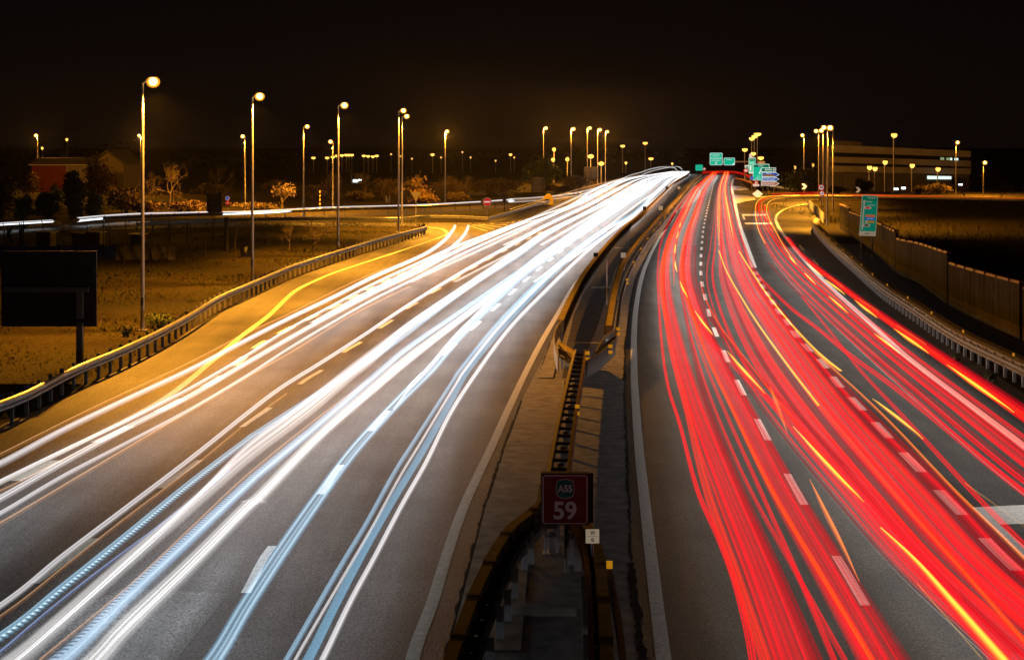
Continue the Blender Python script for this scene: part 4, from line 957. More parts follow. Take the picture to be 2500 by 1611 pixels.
# motorway exit layout sign (leaning)
D = 104.0; k = sign('road_sign', 2118, D, 'tall leaning green route diagram sign with a white foot in front of the noise barrier')
def lean(u, v):                                       # sign face corners as surveyed
    t = u; s = v; tl, tr, brr, bl = np.array((2105,476.4)), np.array((2143.6,478.6)), np.array((2138,577)), np.array((2097,575.5))
    q = (tl*(1-t)+tr*t)*(1-s)+(bl*(1-t)+brr*t)*s; return tuple(q)
def lp(pts, m, name, dy): parrow([lean(u, v) for u, v in pts], D, m, k, name, dy)
def rc(u0, v0, u1, v1): return [(u0,v0),(u1,v0),(u1,v1),(u0,v1)]
lp(rc(0,0,1,1), 'white_sign_dim', 'panel', 0); lp(rc(.035,.02,.965,.885), 'green_dim', 'face', -.014); lp(rc(.05,.03,.95,.13), 'green_deep', 'header', -.027)
lp([(.12,.85),(.20,.85),(.20,.17),(.26,.17),(.16,.10),(.06,.17),(.12,.17)], 'white_sign_dim', 'arrow', -.027)
for s0 in (.27, .705): lp([(.2,s0),(.55,s0),(.66,s0+.035),(.55,s0+.07),(.2,s0+.07)], 'white_sign_dim', 'arrow', -.027); lp(rc(.28,s0+.015,.5,s0+.055), 'red_sign' if s0 < .5 else 'grey_board', 'badge', -.040)
lp(rc(.3,.47,.88,.535), 'brown_glow', 'strip', -.027); lp(rc(.3,.545,.9,.60), 'blue_glow', 'strip', -.027); lp(rc(.3,.62,.85,.68), 'ochre_glow', 'strip', -.027); lp(rc(.31,.625,.45,.675), 'white_sign_dim', 'badge', -.040)
for (u0,v0,u1) in ((.36,.055,.85),(.3,.145,.66),(.42,.225,.85),(.4,.56,.8),(.35,.93,.6)):
    for i in range(6): lp(rc(u0+(u1-u0)*i/6, v0, u0+(u1-u0)*(i+.7)/6, v0+.022), 'white_sign_dim' if v0 < .9 else 'grey_board', 'letter', -.040)
posts(k, (2103.5,2130), 500, 631, D, .05)
# no entry sign
D = 167.0; k = sign('no_entry_sign', 1189.6, D, 'red no entry disc with a white bar standing at the ramp mouth', 'sign')
pc = P(1189.6,493.2,D=D); rr = .455
disc = lambda r_, n=28: [(pc.x+r_*math.cos(t*2*math.pi/n), pc.z+r_*math.sin(t*2*math.pi/n)) for t in range(n)]
plate(disc(rr), D, .03, 'white_sign_dim', 'rim', k); plate(disc(rr*.93), D-.012, .012, 'red_sign', 'face', k)
plate(rrect(pc.x-.32, pc.z-.075, pc.x+.32, pc.z+.075, .02, 3), D-.024, .012, 'white_sign', 'bar', k); posts(k, (1183.5,1189.4), 493, 525.5, D, .04, 'pole')
# yield sign seen from behind
D = 147.0; k = sign('yield_sign', 1015, D, 'grey triangular back of a yield sign on a pole beside the far bend', 'sign')
parrow([(1003,469),(1028,469),(1015.3,493.5)], D, 'grey_board', k, 'panel', 0); posts(k, (1015.3,), 470, 549, D+.02, .035, 'pole')
# speed limit 40 and the one below
D = 188.0; k = sign('speed_limit_sign', 2005, D, 'round white and red 40 speed limit sign among the lamp poles', 'sign')
for (uu, vv, rr, wd) in ((2005.2,458,.36,'40'),):
    pc = P(uu, vv, D=D); plate(disc(rr), D, .02, 'red_sign', 'rim', k); plate(disc(rr*.76), D-.012, .012, 'white_sign', 'face', k); text('lettering', wd, .40, (pc.x, D-.018, pc.z), M['black'], k, bold=.012)
posts(k, (2006,), 452, 505, D, .04)
k = sign('road_sign', 2006.8, 187.5, 'round red rimmed sign on the same post right below the 40 sign', 'sign'); D = 187.5; pc = P(2006.6,472.6,D=D)
plate(disc(.35), D, .02, 'red_sign', 'rim', k); plate(disc(.24), D-.012, .012, 'white_sign', 'face', k); parrow([(2004.6,472.6),(2008,470),(2008,471.6),(2009.5,471.6),(2009.5,473.6),(2008,473.6),(2008,475.2)], D, 'red_sign', k, 'emblem', -.024)
posts(k, (2006.2,), 471, 505.3, D+.3, .035)
# chevrons
for (u, v, s, mm, t) in ((1963.5,455.5,6.6,'white_sign','brightest white chevron board, left of the speed limit signs'),(2095,463.8,6.6,'white_sign_dim','duller chevron board above the leaning green sign'),(2241.5,468,6.0,'grey_board','dim chevron board in front of the cold floodlights'),(2501,461,6.5,'grey_board','chevron board cut off at the edge of the view')):
    D = 216.0; k = sign('chevron_sign', u, D, t, 'sign', 'chevron boards along the exit bend')
    sheet(k, 'panel', u-s*1.1,v-s*1.15,u+s*1.1,v+s*1.15,D,'black',.03)
    parrow([(u-s,v-s),(u+s*.15,v-s),(u+s,v),(u+s*.15,v+s),(u-s,v+s),(u-s*.05,v)], D, mm, k, 'chevron', -.016); posts(k, (u,), v, 484.5, D, .03)
# backs of signs and small signs on the far side of the ramp
def back_sign(u0, v0, u1, v1, vb, D, label, m='grey_board', ribs=3, us=None, group=None):
    k = sign('rear_facing_sign', (u0+u1)/2, D, label, 'sign', group); sheet(k, 'panel', u0,v0,u1,v1,D,m,.03)
    a, b = P(u0, v0, D=D), P(u1, v1, D=D)
    for i in range(ribs):
        z = b.z+(a.z-b.z)*(i+.5)/ribs; put(MB().box(((a.x+b.x)/2, D-.03, z), (b.x-a.x-.04, .04, .05)).build('rail', M['dark_metal']), k)
    posts(k, us or ((u0+u1)/2,), v0+1, vb, D-.14, .05, 'dark_metal'); return k
back_sign(504,471,542,524,526,166,'brown board back standing before the far road beside the small blue and red discs', 'wood', 4, (509,537))
back_sign(941,478,953,494,507,176,'small grey sign back on a thin pole behind the lamp pair')
back_sign(1239,463,1254.5,478,486,205,'black square sign back beside the dark bushes','dark_metal',2,(1243,1251))
back_sign(1227,480,1236,494,523,166,'narrow grey plate on a pole beside the no entry sign','grey_board',1)
back_sign(1297,433,1329,470,484,232,'twin post dark board back in front of the green tree','grey_board',3,(1300,1326))
back_sign(1426,408,1459,437,456,258,'ribbed sign back on three posts under the cluster of lamps','grey_board',6,(1428,1442.5,1457))
def disc_sign(u, v, r, D, label, rim, face, vb, bar=False):
    k = sign('road_sign', u, D, label, 'sign'); global pc; pc = P(u, v, D=D); R_ = r*D/F
    plate(disc(R_), D, .02, rim, 'rim', k); plate(disc(R_*.78), D-.012, .012, face, 'face', k)
    if bar: plate(rrect(pc.x-R_*.7, pc.z-R_*.16, pc.x+R_*.7, pc.z+R_*.16, .01, 2), D-.024, .01, 'white_sign_dim', 'bar', k)
    posts(k, (u,), v, vb, D, .03); return k
disc_sign(555.2,484.3,5.2,170,'small dim blue disc sign above the little red no entry sign','white_sign_dim','blue_glow',500)
disc_sign(555.6,495.6,5.4,169.6,'little red no entry sign beside the brown board back','red_sign','red_sign',524,True)
disc_sign(1397,435,6.2,260,'round grey sign back beside the lamp pole at the green tree','grey_board','grey_board',461)
disc_sign(1180,491,6.5,170,'round grey sign back half hidden by the no entry sign','grey_board','grey_board',525)
k = sign('marker_post', 781, 182, 'tall yellow and black banded marker post near the slim lamp pole', 'post')
for i in range(9): sheet(k, 'band', 779.4,465.5+i*5,783,470.5+i*5,182,'yellow_plastic' if i % 2 == 0 else 'black',.01)
# yellow crash cushion at the end of the rail
D = Dof(500); k = empty('crash_cushion', P(1338,500), 'bright yellow rounded crash cushion at the end of the grey rail', 'crash cushion')
a, b = P(1327,474,D=D), P(1350,500,D=D); wdt = b.x-a.x
prof_ = [(a.x, 0.02), (b.x, 0.02), (b.x, a.z*.62), (b.x-wdt*.12, a.z*.86), (b.x-wdt*.35, a.z), (b.x-wdt*.62, a.z*.96), (a.x+wdt*.12, a.z*.74), (a.x, a.z*.66)]
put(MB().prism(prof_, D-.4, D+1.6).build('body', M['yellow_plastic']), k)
put(MB().box(((a.x+b.x)/2-.15, D-.42, .55), (wdt*.5, .03, .3)).build('black_band', M['black']), k)

# ------------------------------------------------------------------ buildings
D = 330.0
ob = empty('office_block', P(2200,500,D=D), 'long dark office block with pale bands and two rows of lit windows', 'building')
def bprism(pts, y0, y1, m, name, parent):
    q = [(P(u, v, D=D).x, P(u, v, D=D).z) for u, v in pts]; return put(MB().prism(q, y0, y1).build(name, M[m] if isinstance(m, str) else m), parent)
M['facade'] = mat('grey facade', (.11,.10,.09), .85, var=.2, scale=.3)
bprism([(2030,357),(2366,371),(2366,520),(2030,520)], D, D+14, 'facade', 'wall', ob)
for (a0, a1, b0, b1) in ((354,372,369,384),(383,397,393,407),(405,420,412,426),):
    bprism([(2028,a0),(2368,b0),(2368,b1),(2028,a1)], D-.6, D-.02, 'band', 'facade_band', ob)
bprism([(2060,427),(2316,432),(2316,520),(2060,520)], D-2.2, D-.7, 'facade', 'entrance_wing', ob)
for (a0, a1, b0, b1) in ((373,382,385,392),(398,404,408,411)):
    bprism([(2034,a0),(2360,b0),(2360,b1),(2034,a1)], D-.25, D-.04, 'glass_dark', 'window_strip', ob)
bprism([(2050,344),(2110,347),(2110,357),(2050,355)], D+2, D+6, 'facade', 'roof_plant', ob)
for i in range(9):
    if i in (2, 6): continue
    u = 2295+i*4.9; bprism([(u,384.6+i*.2),(u+4.1,384.8+i*.2),(u+4.1,392.5),(u,392.3)], D-.34, D-.26, 'lit_window_dim' if i < 5 else 'lit_window', 'lit_window', ob)
for i in range(12):
    u = 2257+i*4.9; bprism([(u,429+i*.1),(u+4.2,429.2+i*.1),(u+4.2,437.5),(u,437)], D-2.32, D-2.22, 'lit_window', 'lit_window', ob)
for (u, v) in ((2187,461.5),(2205,459.5)):
    p = P(u, v, D=240); tag(MB().tube([(p.x, 240, -5), (p.x, 240, p.z)], .06, 6, 0).box((p.x, 239.9, p.z), (.75, .2, .42), 0, 0).box((p.x, 239.78, p.z), (.62, .05, .30), 0, 1).build('floodlight', None, mats=[M['grey_board'], M['cold_light']]),
        'cold white floodlight low before the office block, %s of two' % ('lower' if u < 2190 else 'higher'), 'floodlight')
for (u, v, D_) in ((2345,451,260),(868,442,300),(878.5,440,300),(1161,458,240)):
    p = P(u, v, D=D_); k = .28 if u != 868 else .45
    tag(MB().box((p.x, D_, p.z), (k*2, .2, k), 0, 1).tube([(p.x, D_+.1, gz(p.x, D_)), (p.x, D_+.1, p.z+.2)], .05, 6, 0).build('floodlight', None, mats=[M['grey_board'], M['cold_light']]),
        {2345: 'small cold light beside the foot of the office block', 868: 'wider white floodlight in the dark yard behind the lamp pair', 878.5: 'smaller white floodlight in the dark yard behind the lamp pair', 1161: 'small cold light among the dark bushes by the no entry sign'}[u], 'floodlight')
D = 245.0
hs = empty('house', P(145,460,D=D), 'low house with a red wall, a pale end and a bright roof edge behind bushes', 'house')
bprism([(78,404),(160,404),(160,475),(78,475)], D, D+9, 'red_wall', 'wall', hs); bprism([(160.3,404),(212,404),(212,475),(160.3,475)], D+.05, D+9, 'pale_wall', 'end_wall', hs)
bprism([(72,402),(214,402),(214,404),(72,404)], D-.5, D+9.4, mat('pale roof edge', (.55,.5,.45), .6), 'roof_edge', hs)
bprism([(72,401.8),(214,401.8),(196,386),(92,386)], D-.4, D+9.3, 'roof_dark', 'roof', hs)
D = 262.0; hb = empty('barn', P(262,460,D=D), 'dim gabled barn behind the ochre bush', 'barn')
bprism([(222,402),(262,372),(302,402),(302,475),(222,475)], D, D+12, mat('old plaster', (.10,.075,.04), .9, var=.3), 'wall', hb)
bprism([(216,404),(262,370),(308,404),(308,400),(262,366),(216,400)], D-.5, D+12.5, 'roof_dark', 'roof', hb)
bprism([(258,385),(264,385),(264,394),(258,394)], D-.06, D-.01, 'glass_dark', 'window', hb)
D = 300.0; yd = empty('shed', P(880,455,D=D), 'dark open sided shed with a flat roof in the yard behind the lamp pair', 'shed')
bprism([(858,424),(884,424),(884,427),(858,427)], D-2, D+6, 'roof_dark', 'roof', yd)
for u in (860, 882): bprism([(u-1,427),(u+1,427),(u+1,480),(u-1,480)], D-1.8, D-1.5, 'grey_board', 'post', yd)
bprism([(860,428),(882,428),(882,480),(860,480)], D+5, D+5.8, 'roof_dark', 'back_wall', yd)

# allotment: tarpaulins, stakes, cloths
def tarp(u0, u1, v0, v1, m, label, n=40):
    D = Dof(v1); V, Fc = [], []; random.seed(int(u0)+5)
    for i in range(n+1):
        u = u0+(u1-u0)*i/n; sag = .12*abs(math.sin(i*.55))+random.uniform(-.03, .03)
        for k in range(4):
            z = (0.02, .3, .62, 1.0)[k]; p = P(u, v1, D=D); h = (v1-v0)*D/F-sag
            V.append((p.x, D+random.uniform(-.09, .09)+.12*math.sin(i*.9+k), z*h))
    for i in range(n):
        for k in range(3): Fc.append([4*i+k, 4*i+4+k, 4*i+5+k, 4*i+1+k])
    nV = len(V); V2 = [(x, y+.03, z) for x, y, z in V]; Fc += [[i+nV for i in f[::-1]] for f in Fc[:]]
    tag(obj('tarpaulin', V+V2, Fc, M[m], smooth=True), label, 'tarpaulin')
tarp(-40, 283, 597, 631, 'tarp', 'long blue tarpaulin screen across the allotment behind the black sign back')
tarp(284, 428, 599, 635, 'tarp_grey', 'crumpled grey tarpaulin continuing from the blue one', 30)
tarp(586, 618, 601, 627, 'tarp_grey', 'pale grey sheet hanging beside the second tallest lamp pole', 10)
random.seed(11)
for i, u in enumerate((8,52,60,104,152,176,214,252,268,303,312,350,382,408,414,455,470,500,520,556,575)):
    v = random.uniform(590, 640); p = P(u, v); h = random.uniform(1.2, 2.6)
    tag(MB().tube([(p.x, p.y, 0), (p.x+random.uniform(-.1, .1), p.y, h*.5), (p.x+random.uniform(-.2, .2), p.y, h)], [.04, .035, .025], 6).tube([(p.x-.05, p.y, h*.7), (p.x+.25, p.y, h*.72)], .012, 4).build('garden_stake', M['wood']), 'thin wooden stake in the dark allotment behind the tarpaulins', 'stake', 'stakes in the allotment')
p = P(553, 612); tag(MB().tube([(p.x, p.y, 0), (p.x, p.y, 1.4), (p.x, p.y, 2.3)], [.16, .15, .14], 10).lathe((p.x, p.y, 2.28), [(.18, 0), (.18, .06), (.02, .1)], 10).build('bollard_post', M['dark_metal']), 'thick dark post in the field before the far guardrail', 'post')
for (u, v0, v1, t) in ((24,558,592,'teal cloth hung on a frame at the edge of the allotment'),(54,548,596,'taller teal cloth strip hung beside the other one')):
    D = Dof(606); a, b = P(u-4, v0, D=D), P(u+4, v1, D=D)
    k = empty('hanging_cloth', (a.x, D, 0), t, 'cloth'); V = []
    for i in range(7):
        for x in np.linspace(a.x, b.x, 4): V.append((x+.1*math.sin(i+x), D+.08*math.sin(i*1.3+x*9), b.z+(a.z-b.z)*i/6))
    put(obj('fabric', V, [[4*i+j, 4*i+j+1, 4*i+5+j, 4*i+4+j] for i in range(6) for j in range(3)], M['teal_cloth'], smooth=True), k)
    put(MB().tube([(a.x-.1, D+.1, 0), (a.x-.1, D+.1, a.z+.1)], .04, 6).build('frame_post', M['wood']), k)
D = Dof(604)
for i, (u0, u1, v0, v1) in enumerate(((88,122,566,603),(175,196,568,602),(205,243,566,604),(318,345,572,603))):
    a, b = P(u0, v0, D=D+i*1.5), P(u1, v1, D=D+i*1.5); k = empty('garden_shed', ((a.x+b.x)/2, D+i*1.5, 0), ('small dark shed in the allotment closest to the teal cloths','narrow upright shed between the two wider ones in the allotment','brownish shed in the middle of the allotment','small shed next to the tallest lamp pole')[i], 'shed')
    y = D+i*1.5; h = a.z
    for j in range(6):
        x = a.x+(b.x-a.x)*(j+.5)/6; put(MB().box((x, y, h*.46), ((b.x-a.x)/6-.03, .05, h*.92)).build('board', M['wood']), k)
    put(MB().box(((a.x+b.x)/2, y+.8, h*.46), (b.x-a.x, 1.4, h*.9)).build('wall', M['wood']), k)
    put(MB().box(((a.x+b.x)/2, y+.7, h*.97), (b.x-a.x+.3, 2.0, .06), 0, 0, .06).build('roof', M['grey_board']), k)

# ------------------------------------------------------------------ trees and shrubs
def leafcloud(c, rad, n, size, rng, clumps=9, gap=.55):
    cl = []
    for _ in range(clumps):
        d = rng.normal(size=3); d /= np.linalg.norm(d); r = rng.uniform(.25, .85)
        cl.append((np.array(c)+d*np.array(rad)*r, rng.uniform(.22, .5)))
    V = np.empty((n*4, 3)); k = 0
    for i in range(n):
        cc, s = cl[rng.integers(len(cl))]
        d = rng.normal(size=3)*gap; p = cc+d*np.array(rad)*s
        a = rng.normal(size=3); a /= np.linalg.norm(a); b = np.cross(a, rng.normal(size=3)); b /= max(np.linalg.norm(b), 1e-6)
        q = size*rng.uniform(.5, 1.3)
        V[k] = p-a*q; V[k+1] = p-b*q*.5; V[k+2] = p+a*q; V[k+3] = p+b*q*.5; k += 4
    return V
def branchtree(base, h, rng, spread=.5, levels=5, r0=.12, lean=(0, 0), split=3):
    mb = MB(); tips = []
    def rec(p, d, L, r, lv):
        mid = p+d*L*.5+Vector(rng.normal(size=3))*L*.05; q = p+d*L+Vector(rng.normal(size=3))*L*.06
        mb.tube([p, mid, q], [r, r*.82, r*.66], 6 if lv > 2 else 4, cap=False)
        if lv == 0: tips.append(q); return
        for k in range(split if lv > 1 else split+1):
            nd = (d+Vector(rng.normal(size=3))*spread+Vector((0, 0, .12))).normalized()
            rec(q if k else p.lerp(q, rng.uniform(.7, 1)), nd, L*rng.uniform(.62, .85), r*.62, lv-1)
    rec(Vector(base), Vector((lean[0], lean[1], 1)).normalized(), h*.30, r0, levels)
    return mb, tips
def at_base(u, vb, D=None):
    D = D or Dof(vb); x = (u-CX)*D/F; return Vector((x, D, gz(x, D))), D
def bush(name, cat, u0, u1, vt, vb, label, leaf, n=1500, D=None, size=.16, seed=1, clumps=12, group=None, bark='bark'):
    rng = np.random.default_rng(seed); b, D = at_base((u0+u1)/2, vb, D)
    wd = (u1-u0)*D/F; top = H-(vt-HOR)*D/F; hgt = top-b.z
    r = empty(name, b, label, cat, group)
    mb = MB()
    for k in range(5):
        dx = rng.uniform(-.3, .3)*wd; mb.tube([(b.x+dx*.25, b.y+rng.uniform(-.2, .2), b.z-.05), (b.x+dx*.6, b.y, b.z+hgt*.3), (b.x+dx, b.y+rng.uniform(-.4, .4), b.z+hgt*.72)], [.09, .06, .025], 6)
    put(mb.build('trunk', M[bark]), r)
    V = leafcloud((b.x, b.y, b.z+hgt*.55), (wd*.5, min(wd*.4, 3), hgt*.46), n, size, rng, clumps)
    put(obj('crown', V, [[4*i, 4*i+1, 4*i+2, 4*i+3] for i in range(n)], M[leaf]), r)
    return r
def bare(u, vb, vt, label, seed, wpx, D=None, m='pale_bark', lean=(0, 0), levels=5, leaf=None, nleaf=0, cat='tree', name='bare_tree', r0=None, spread=.5):
    rng = np.random.default_rng(seed); b, D = at_base(u, vb, D); h = H-(vt-HOR)*D/F-b.z
    mb, tips = branchtree((0, 0, 0), h, rng, spread, levels, r0 or h*.022, lean)
    A = np.array([tuple(v) for v in mb.v]); sz = h/max(A[:, 2].max(), .1); sxy = min(1.6, (wpx*D/F)/max(A[:, 0].max()-A[:, 0].min(), .1))
    A = A*np.array((sxy, sxy, sz)); nt_ = 3*6*1
    r = empty(name, b, label, cat)
    cut = [i for i, f in enumerate(mb.f) if max(f) < 3*6*(1+3)]
    tv = obj('trunk', A+np.array(b), [mb.f[i] for i in cut], M[m]); put(tv, r)
    cs = set(cut); put(obj('crown', A+np.array(b), [f for i, f in enumerate(mb.f) if i not in cs], M[m]), r)
    if leaf:
        T = np.array([tuple(t) for t in tips])*np.array((sxy, sxy, sz))+np.array(b); V = np.empty((nleaf*4, 3))
        for i in range(nleaf):
            p = T[rng.integers(len(T))]+rng.normal(size=3)*.25; a = rng.normal(size=3)*.13; c = rng.normal(size=3)*.09
            V[4*i] = p-a; V[4*i+1] = p-c; V[4*i+2] = p+a; V[4*i+3] = p+c
        put(obj('leaves', V, [[4*i, 4*i+1, 4*i+2, 4*i+3] for i in range(nleaf)], M[leaf]), r)
    return r
bush('bush', 'bush', 40, 97, 424, 486, 'round ochre bush in front of the red house wall', 'leaf_ochre', 2200, D=215, seed=2)
bush('tree', 'tree', 196, 296, 388, 505, 'broad ochre tree before the gabled barn', 'leaf_ochre', 5200, D=190, seed=3, size=.2, clumps=18)
bush('bush', 'bush', 120, 160, 455, 520, 'bright green bush between the red house and the dark evergreens', 'leaf_green', 1500, D=180, seed=4)
bush('tree', 'tree', 85, 150, 462, 545, 'dark evergreen clump under the bright green bush', 'leaf_dark', 4000, D=152, seed=5, size=.2, clumps=16)
bush('tree', 'tree', 148, 206, 425, 545, 'tall dark evergreen in front of the pale house end', 'leaf_dark', 5000, D=155, seed=6, size=.2, clumps=18)
bush('bush', 'bush', -30, 45, 436, 548, 'dim brown bush at the edge of the view above the far road', 'leaf_brown', 3000, D=160, seed=7, size=.2)
bush('bush', 'bush', 30, 88, 480, 552, 'low green bush by the far road under the round ochre bush', 'leaf_green', 2200, D=150, seed=8)
bush('bush', 'bush', 200, 262, 470, 545, 'green and ochre bush leaning over the far road trails', 'leaf_green', 3000, D=158, seed=9, size=.18)
bush('bush', 'bush', 262, 345, 452, 530, 'dim brown bush between the broad ochre tree and the tallest lamp pole', 'leaf_brown', 3000, D=172, seed=10)
bush('hedge', 'hedge', 296, 400, 492, 522, 'low dry ochre hedge behind the far road, at the tallest lamp pole', 'leaf_ochre', 2600, D=172, seed=12)
bush('hedge', 'hedge', 395, 505, 490, 521, 'low dry ochre hedge beside the brown board back', 'leaf_ochre', 2600, D=173, seed=13)
bush('hedge', 'hedge', 560, 680, 496, 519, 'low brown hedge behind the far road, under the crooked little tree', 'leaf_brown', 2200, D=178, seed=14)
for k_, (a_, b_, c_, d_, t_) in enumerate(((470,560,448,512,'dim bush in the dark behind the brown board back'),(640,735,438,508,'dim bush in the dark behind the crooked little tree'),(735,800,452,510,'dim bush at the banded marker post'),(1062,1140,432,496,'taller dim bush behind the lone lamp past the far road'),(1372,1440,430,470,'dim bush between the green tree and the ribbed sign back'),(1330,1400,452,478,'low dim bush under the round green tree'),(2240,2330,446,486,'dim bush in front of the lit ground floor windows'))):
    bush('bush', 'bush', a_, b_, c_, d_, t_, 'leaf_brown', 2400, D=215 if a_ < 1300 else 236, seed=60+k_, size=.17, clumps=16)
bare(528, 512, 404, 'faint tall leafless tree right behind the brown board back', 71, 70, D=205, m='bark', levels=5)
bare(895, 508, 420, 'faint leafless tree in the dark yard beside the flat roofed shed', 72, 60, D=210, m='bark', levels=5)
bare(1115, 500, 424, 'faint leafless tree between the lone lamp and the no entry sign', 73, 50, D=208, m='bark', levels=5)
bare(413, 511, 392, 'spreading leafless tree with a pale trunk beside the tallest lamp', 21, 115, D=180, levels=6, spread=.62)
bare(374, 508, 412, 'thin leafless tree close to the tallest lamp pole', 22, 40, D=185, levels=4)
bare(686, 513, 452, 'crooked little tree bending over, by the slim lamp pole', 23, 52, D=178, lean=(.25, 0), leaf='leaf_brown', nleaf=110, levels=4)
bush('bush', 'bush', 783, 840, 424, 507, 'dim brown bush around the foot of the short bright lamp', 'leaf_brown', 2600, D=215, seed=15)
bush('bush', 'bush', 835, 905, 466, 506, 'low dark bush between the short bright lamp and the lamp pair', 'leaf_brown', 2400, D=205, seed=16)
bush('bush', 'bush', 905, 985, 436, 506, 'dark brown bush right behind the lamp pair', 'leaf_brown', 3200, D=212, seed=17)
bare(1012, 502, 424, 'leafless ochre tree behind the grey triangle sign back', 24, 66, D=200, levels=6, m='pale_bark', leaf='leaf_ochre', nleaf=200)
bush('bush', 'bush', 990, 1075, 462, 503, 'ochre bush at the foot of the leafless tree behind the triangle sign', 'leaf_ochre', 2200, D=198, seed=18)
bush('bush', 'bush', 1080, 1150, 466, 500, 'low dark bush by the lone lamp behind the far road', 'leaf_brown', 1800, D=205, seed=19)
bush('tree', 'tree', 1140, 1268, 440, 498, 'wide brown tree crown between the no entry sign and the black square sign back', 'leaf_brown', 4200, D=230, seed=20, size=.22, clumps=18)
bush('tree', 'tree', 1284, 1372, 386, 474, 'round green tree under the lamp by the yellow crash cushion', 'leaf_green', 5200, D=245, seed=21, size=.22, clumps=20)
bush('tree', 'tree', 1908, 2008, 410, 484, 'dark green tree beside the arrow signs', 'leaf_green', 4200, D=225, seed=22, size=.22, clumps=18)
bush('tree', 'tree', 2085, 2128, 434, 482, 'small dark tree in front of the office block', 'leaf_dark', 2200, D=238, seed=23, size=.2)
bush('bush', 'bush', 2010, 2070, 452, 482, 'dark bush behind the lamp pole cluster', 'leaf_brown', 1800, D=232, seed=24)
bare(2186, 498, 440, 'leafless dark tree before the cold floodlights', 25, 40, D=205, m='bark', levels=5)
bare(2354, 503, 440, 'leafless dark tree under the lamp at the lit office windows', 26, 50, D=200, m='bark', levels=5)
bare(2446, 503, 446, 'leafless dark tree at the far end of the exit ramp', 27, 55, D=200, m='bark', levels=5)
bare(765, 625, 536, 'larger leafless shrub in the grass triangle beside the lamp pole', 28, 84, levels=5, m='bark', name='bare_shrub', cat='shrub', spread=.6)
bare(707, 612, 548, 'slender leafless shrub in the grass triangle, away from the lamp pole', 29, 40, levels=4, m='bark', name='bare_shrub', cat='shrub')
bare(655, 600, 545, 'small thin shrub at the edge of the yellow grass near the thick dark post', 30, 30, levels=4, m='bark', name='bare_shrub', cat='shrub')
bush('shrub', 'shrub', 352, 442, 762, 800, 'bright green low shrub behind the guardrail beside the tallest lamp pole', 'leaf_green', 1700, seed=31, size=.05)
bush('shrub', 'shrub', 292, 322, 792, 822, 'small green shrub behind the guardrail near the black sign post', 'leaf_green', 500, seed=32, size=.045)
bush('shrub', 'shrub', 2318, 2352, 862, 892, 'small green weed tuft growing at the foot of the ribbed guardrail', 'leaf_green', 260, seed=33, size=.035, D=Dof(886))
bush('shrub', 'shrub', 2404, 2440, 905, 940, 'second green weed tuft at the foot of the ribbed guardrail, closer to the bridge', 'leaf_green', 260, seed=34, size=.035, D=Dof(932))

# the far wood that closes the horizon
rng = np.random.default_rng(77); V = []
for (x0, x1, y0, hh) in ((-420, -60, 640, 9), (-60, 330, 900, 7), (130, 420, 520, 7), (-700, -300, 820, 14)):
    for k in range(46):
        x = rng.uniform(x0, x1); y = y0+rng.uniform(-30, 60); h = hh*rng.uniform(.55, 1.25)
        V.append(leafcloud((x, y, -6+h*.5+3), (rng.uniform(5, 11), 5, h*.62), 110, 1.0, rng, 7))
V = np.concatenate(V)
tag(obj('distant_woods', V, [[4*i, 4*i+1, 4*i+2, 4*i+3] for i in range(len(V)//4)], M['leaf_dark']), kind='stuff')
# dry grass on the verge, field and triangle
def grassfield():
    rng = np.random.default_rng(5); V, Fc = [], []
    ed = np.array([(p.x, p.y) for p in wcatmull(GL_PTS[1:-2], .75, 6)])
    ey = ed[:, 1]; ex = ed[:, 0]; o = np.argsort(ey)
    n = 0; blades = []
    while n < 15000:
        y = 34+116*rng.random()**1.35; xe = np.interp(y, ey[o], ex[o])
        x = xe-.45-abs(rng.normal())*9*(.5+y/90)
        if x < -.345*y-2: continue
        cl = math.sin(x*.8+1.3*math.sin(y*.31))+math.sin(y*.55+x*.2)
        if cl < rng.normal()*.8-.25: continue
        h = rng.uniform(.05, .15)*(1.25 if cl > .7 else .8); w_ = rng.uniform(.012, .03)*(1+y/80)
        a = rng.uniform(0, 6.28); dx, dy = math.cos(a)*w_, math.sin(a)*w_; lx, ly = rng.normal()*h*.35, rng.normal()*h*.35
        k = len(V); V += [(x-dx, y-dy, 0), (x+dx, y+dy, 0), (x+lx*.5+dx*.5, y+ly*.5+dy*.5, h*.6), (x+lx, y+ly, h)]
        Fc += [[k, k+1, k+2], [k, k+2, k+3]]; n += 1
    tag(obj('grass', V, Fc, M['grass']), kind='stuff')
upward(M['grass']); grassfield()
rng = np.random.default_rng(8); V, Fc = [], []
for i in range(5000):
    v = rng.uniform(500, 800); u = interp([(2052,552),(2192,655),(2318,735),(2499,818)], v)+abs(rng.normal())*260+4
    p = P(u, v); h = rng.uniform(.1, .5); a = rng.uniform(0, 6.28); w_ = .05; k = len(V)
    V += [(p.x-w_*math.cos(a), p.y-w_*math.sin(a), 0), (p.x+w_*math.cos(a), p.y+w_*math.sin(a), 0), (p.x+rng.normal()*.15, p.y, h)]; Fc.append([k, k+1, k+2])
tag(obj('weeds', V, Fc, M['grass']), kind='stuff')

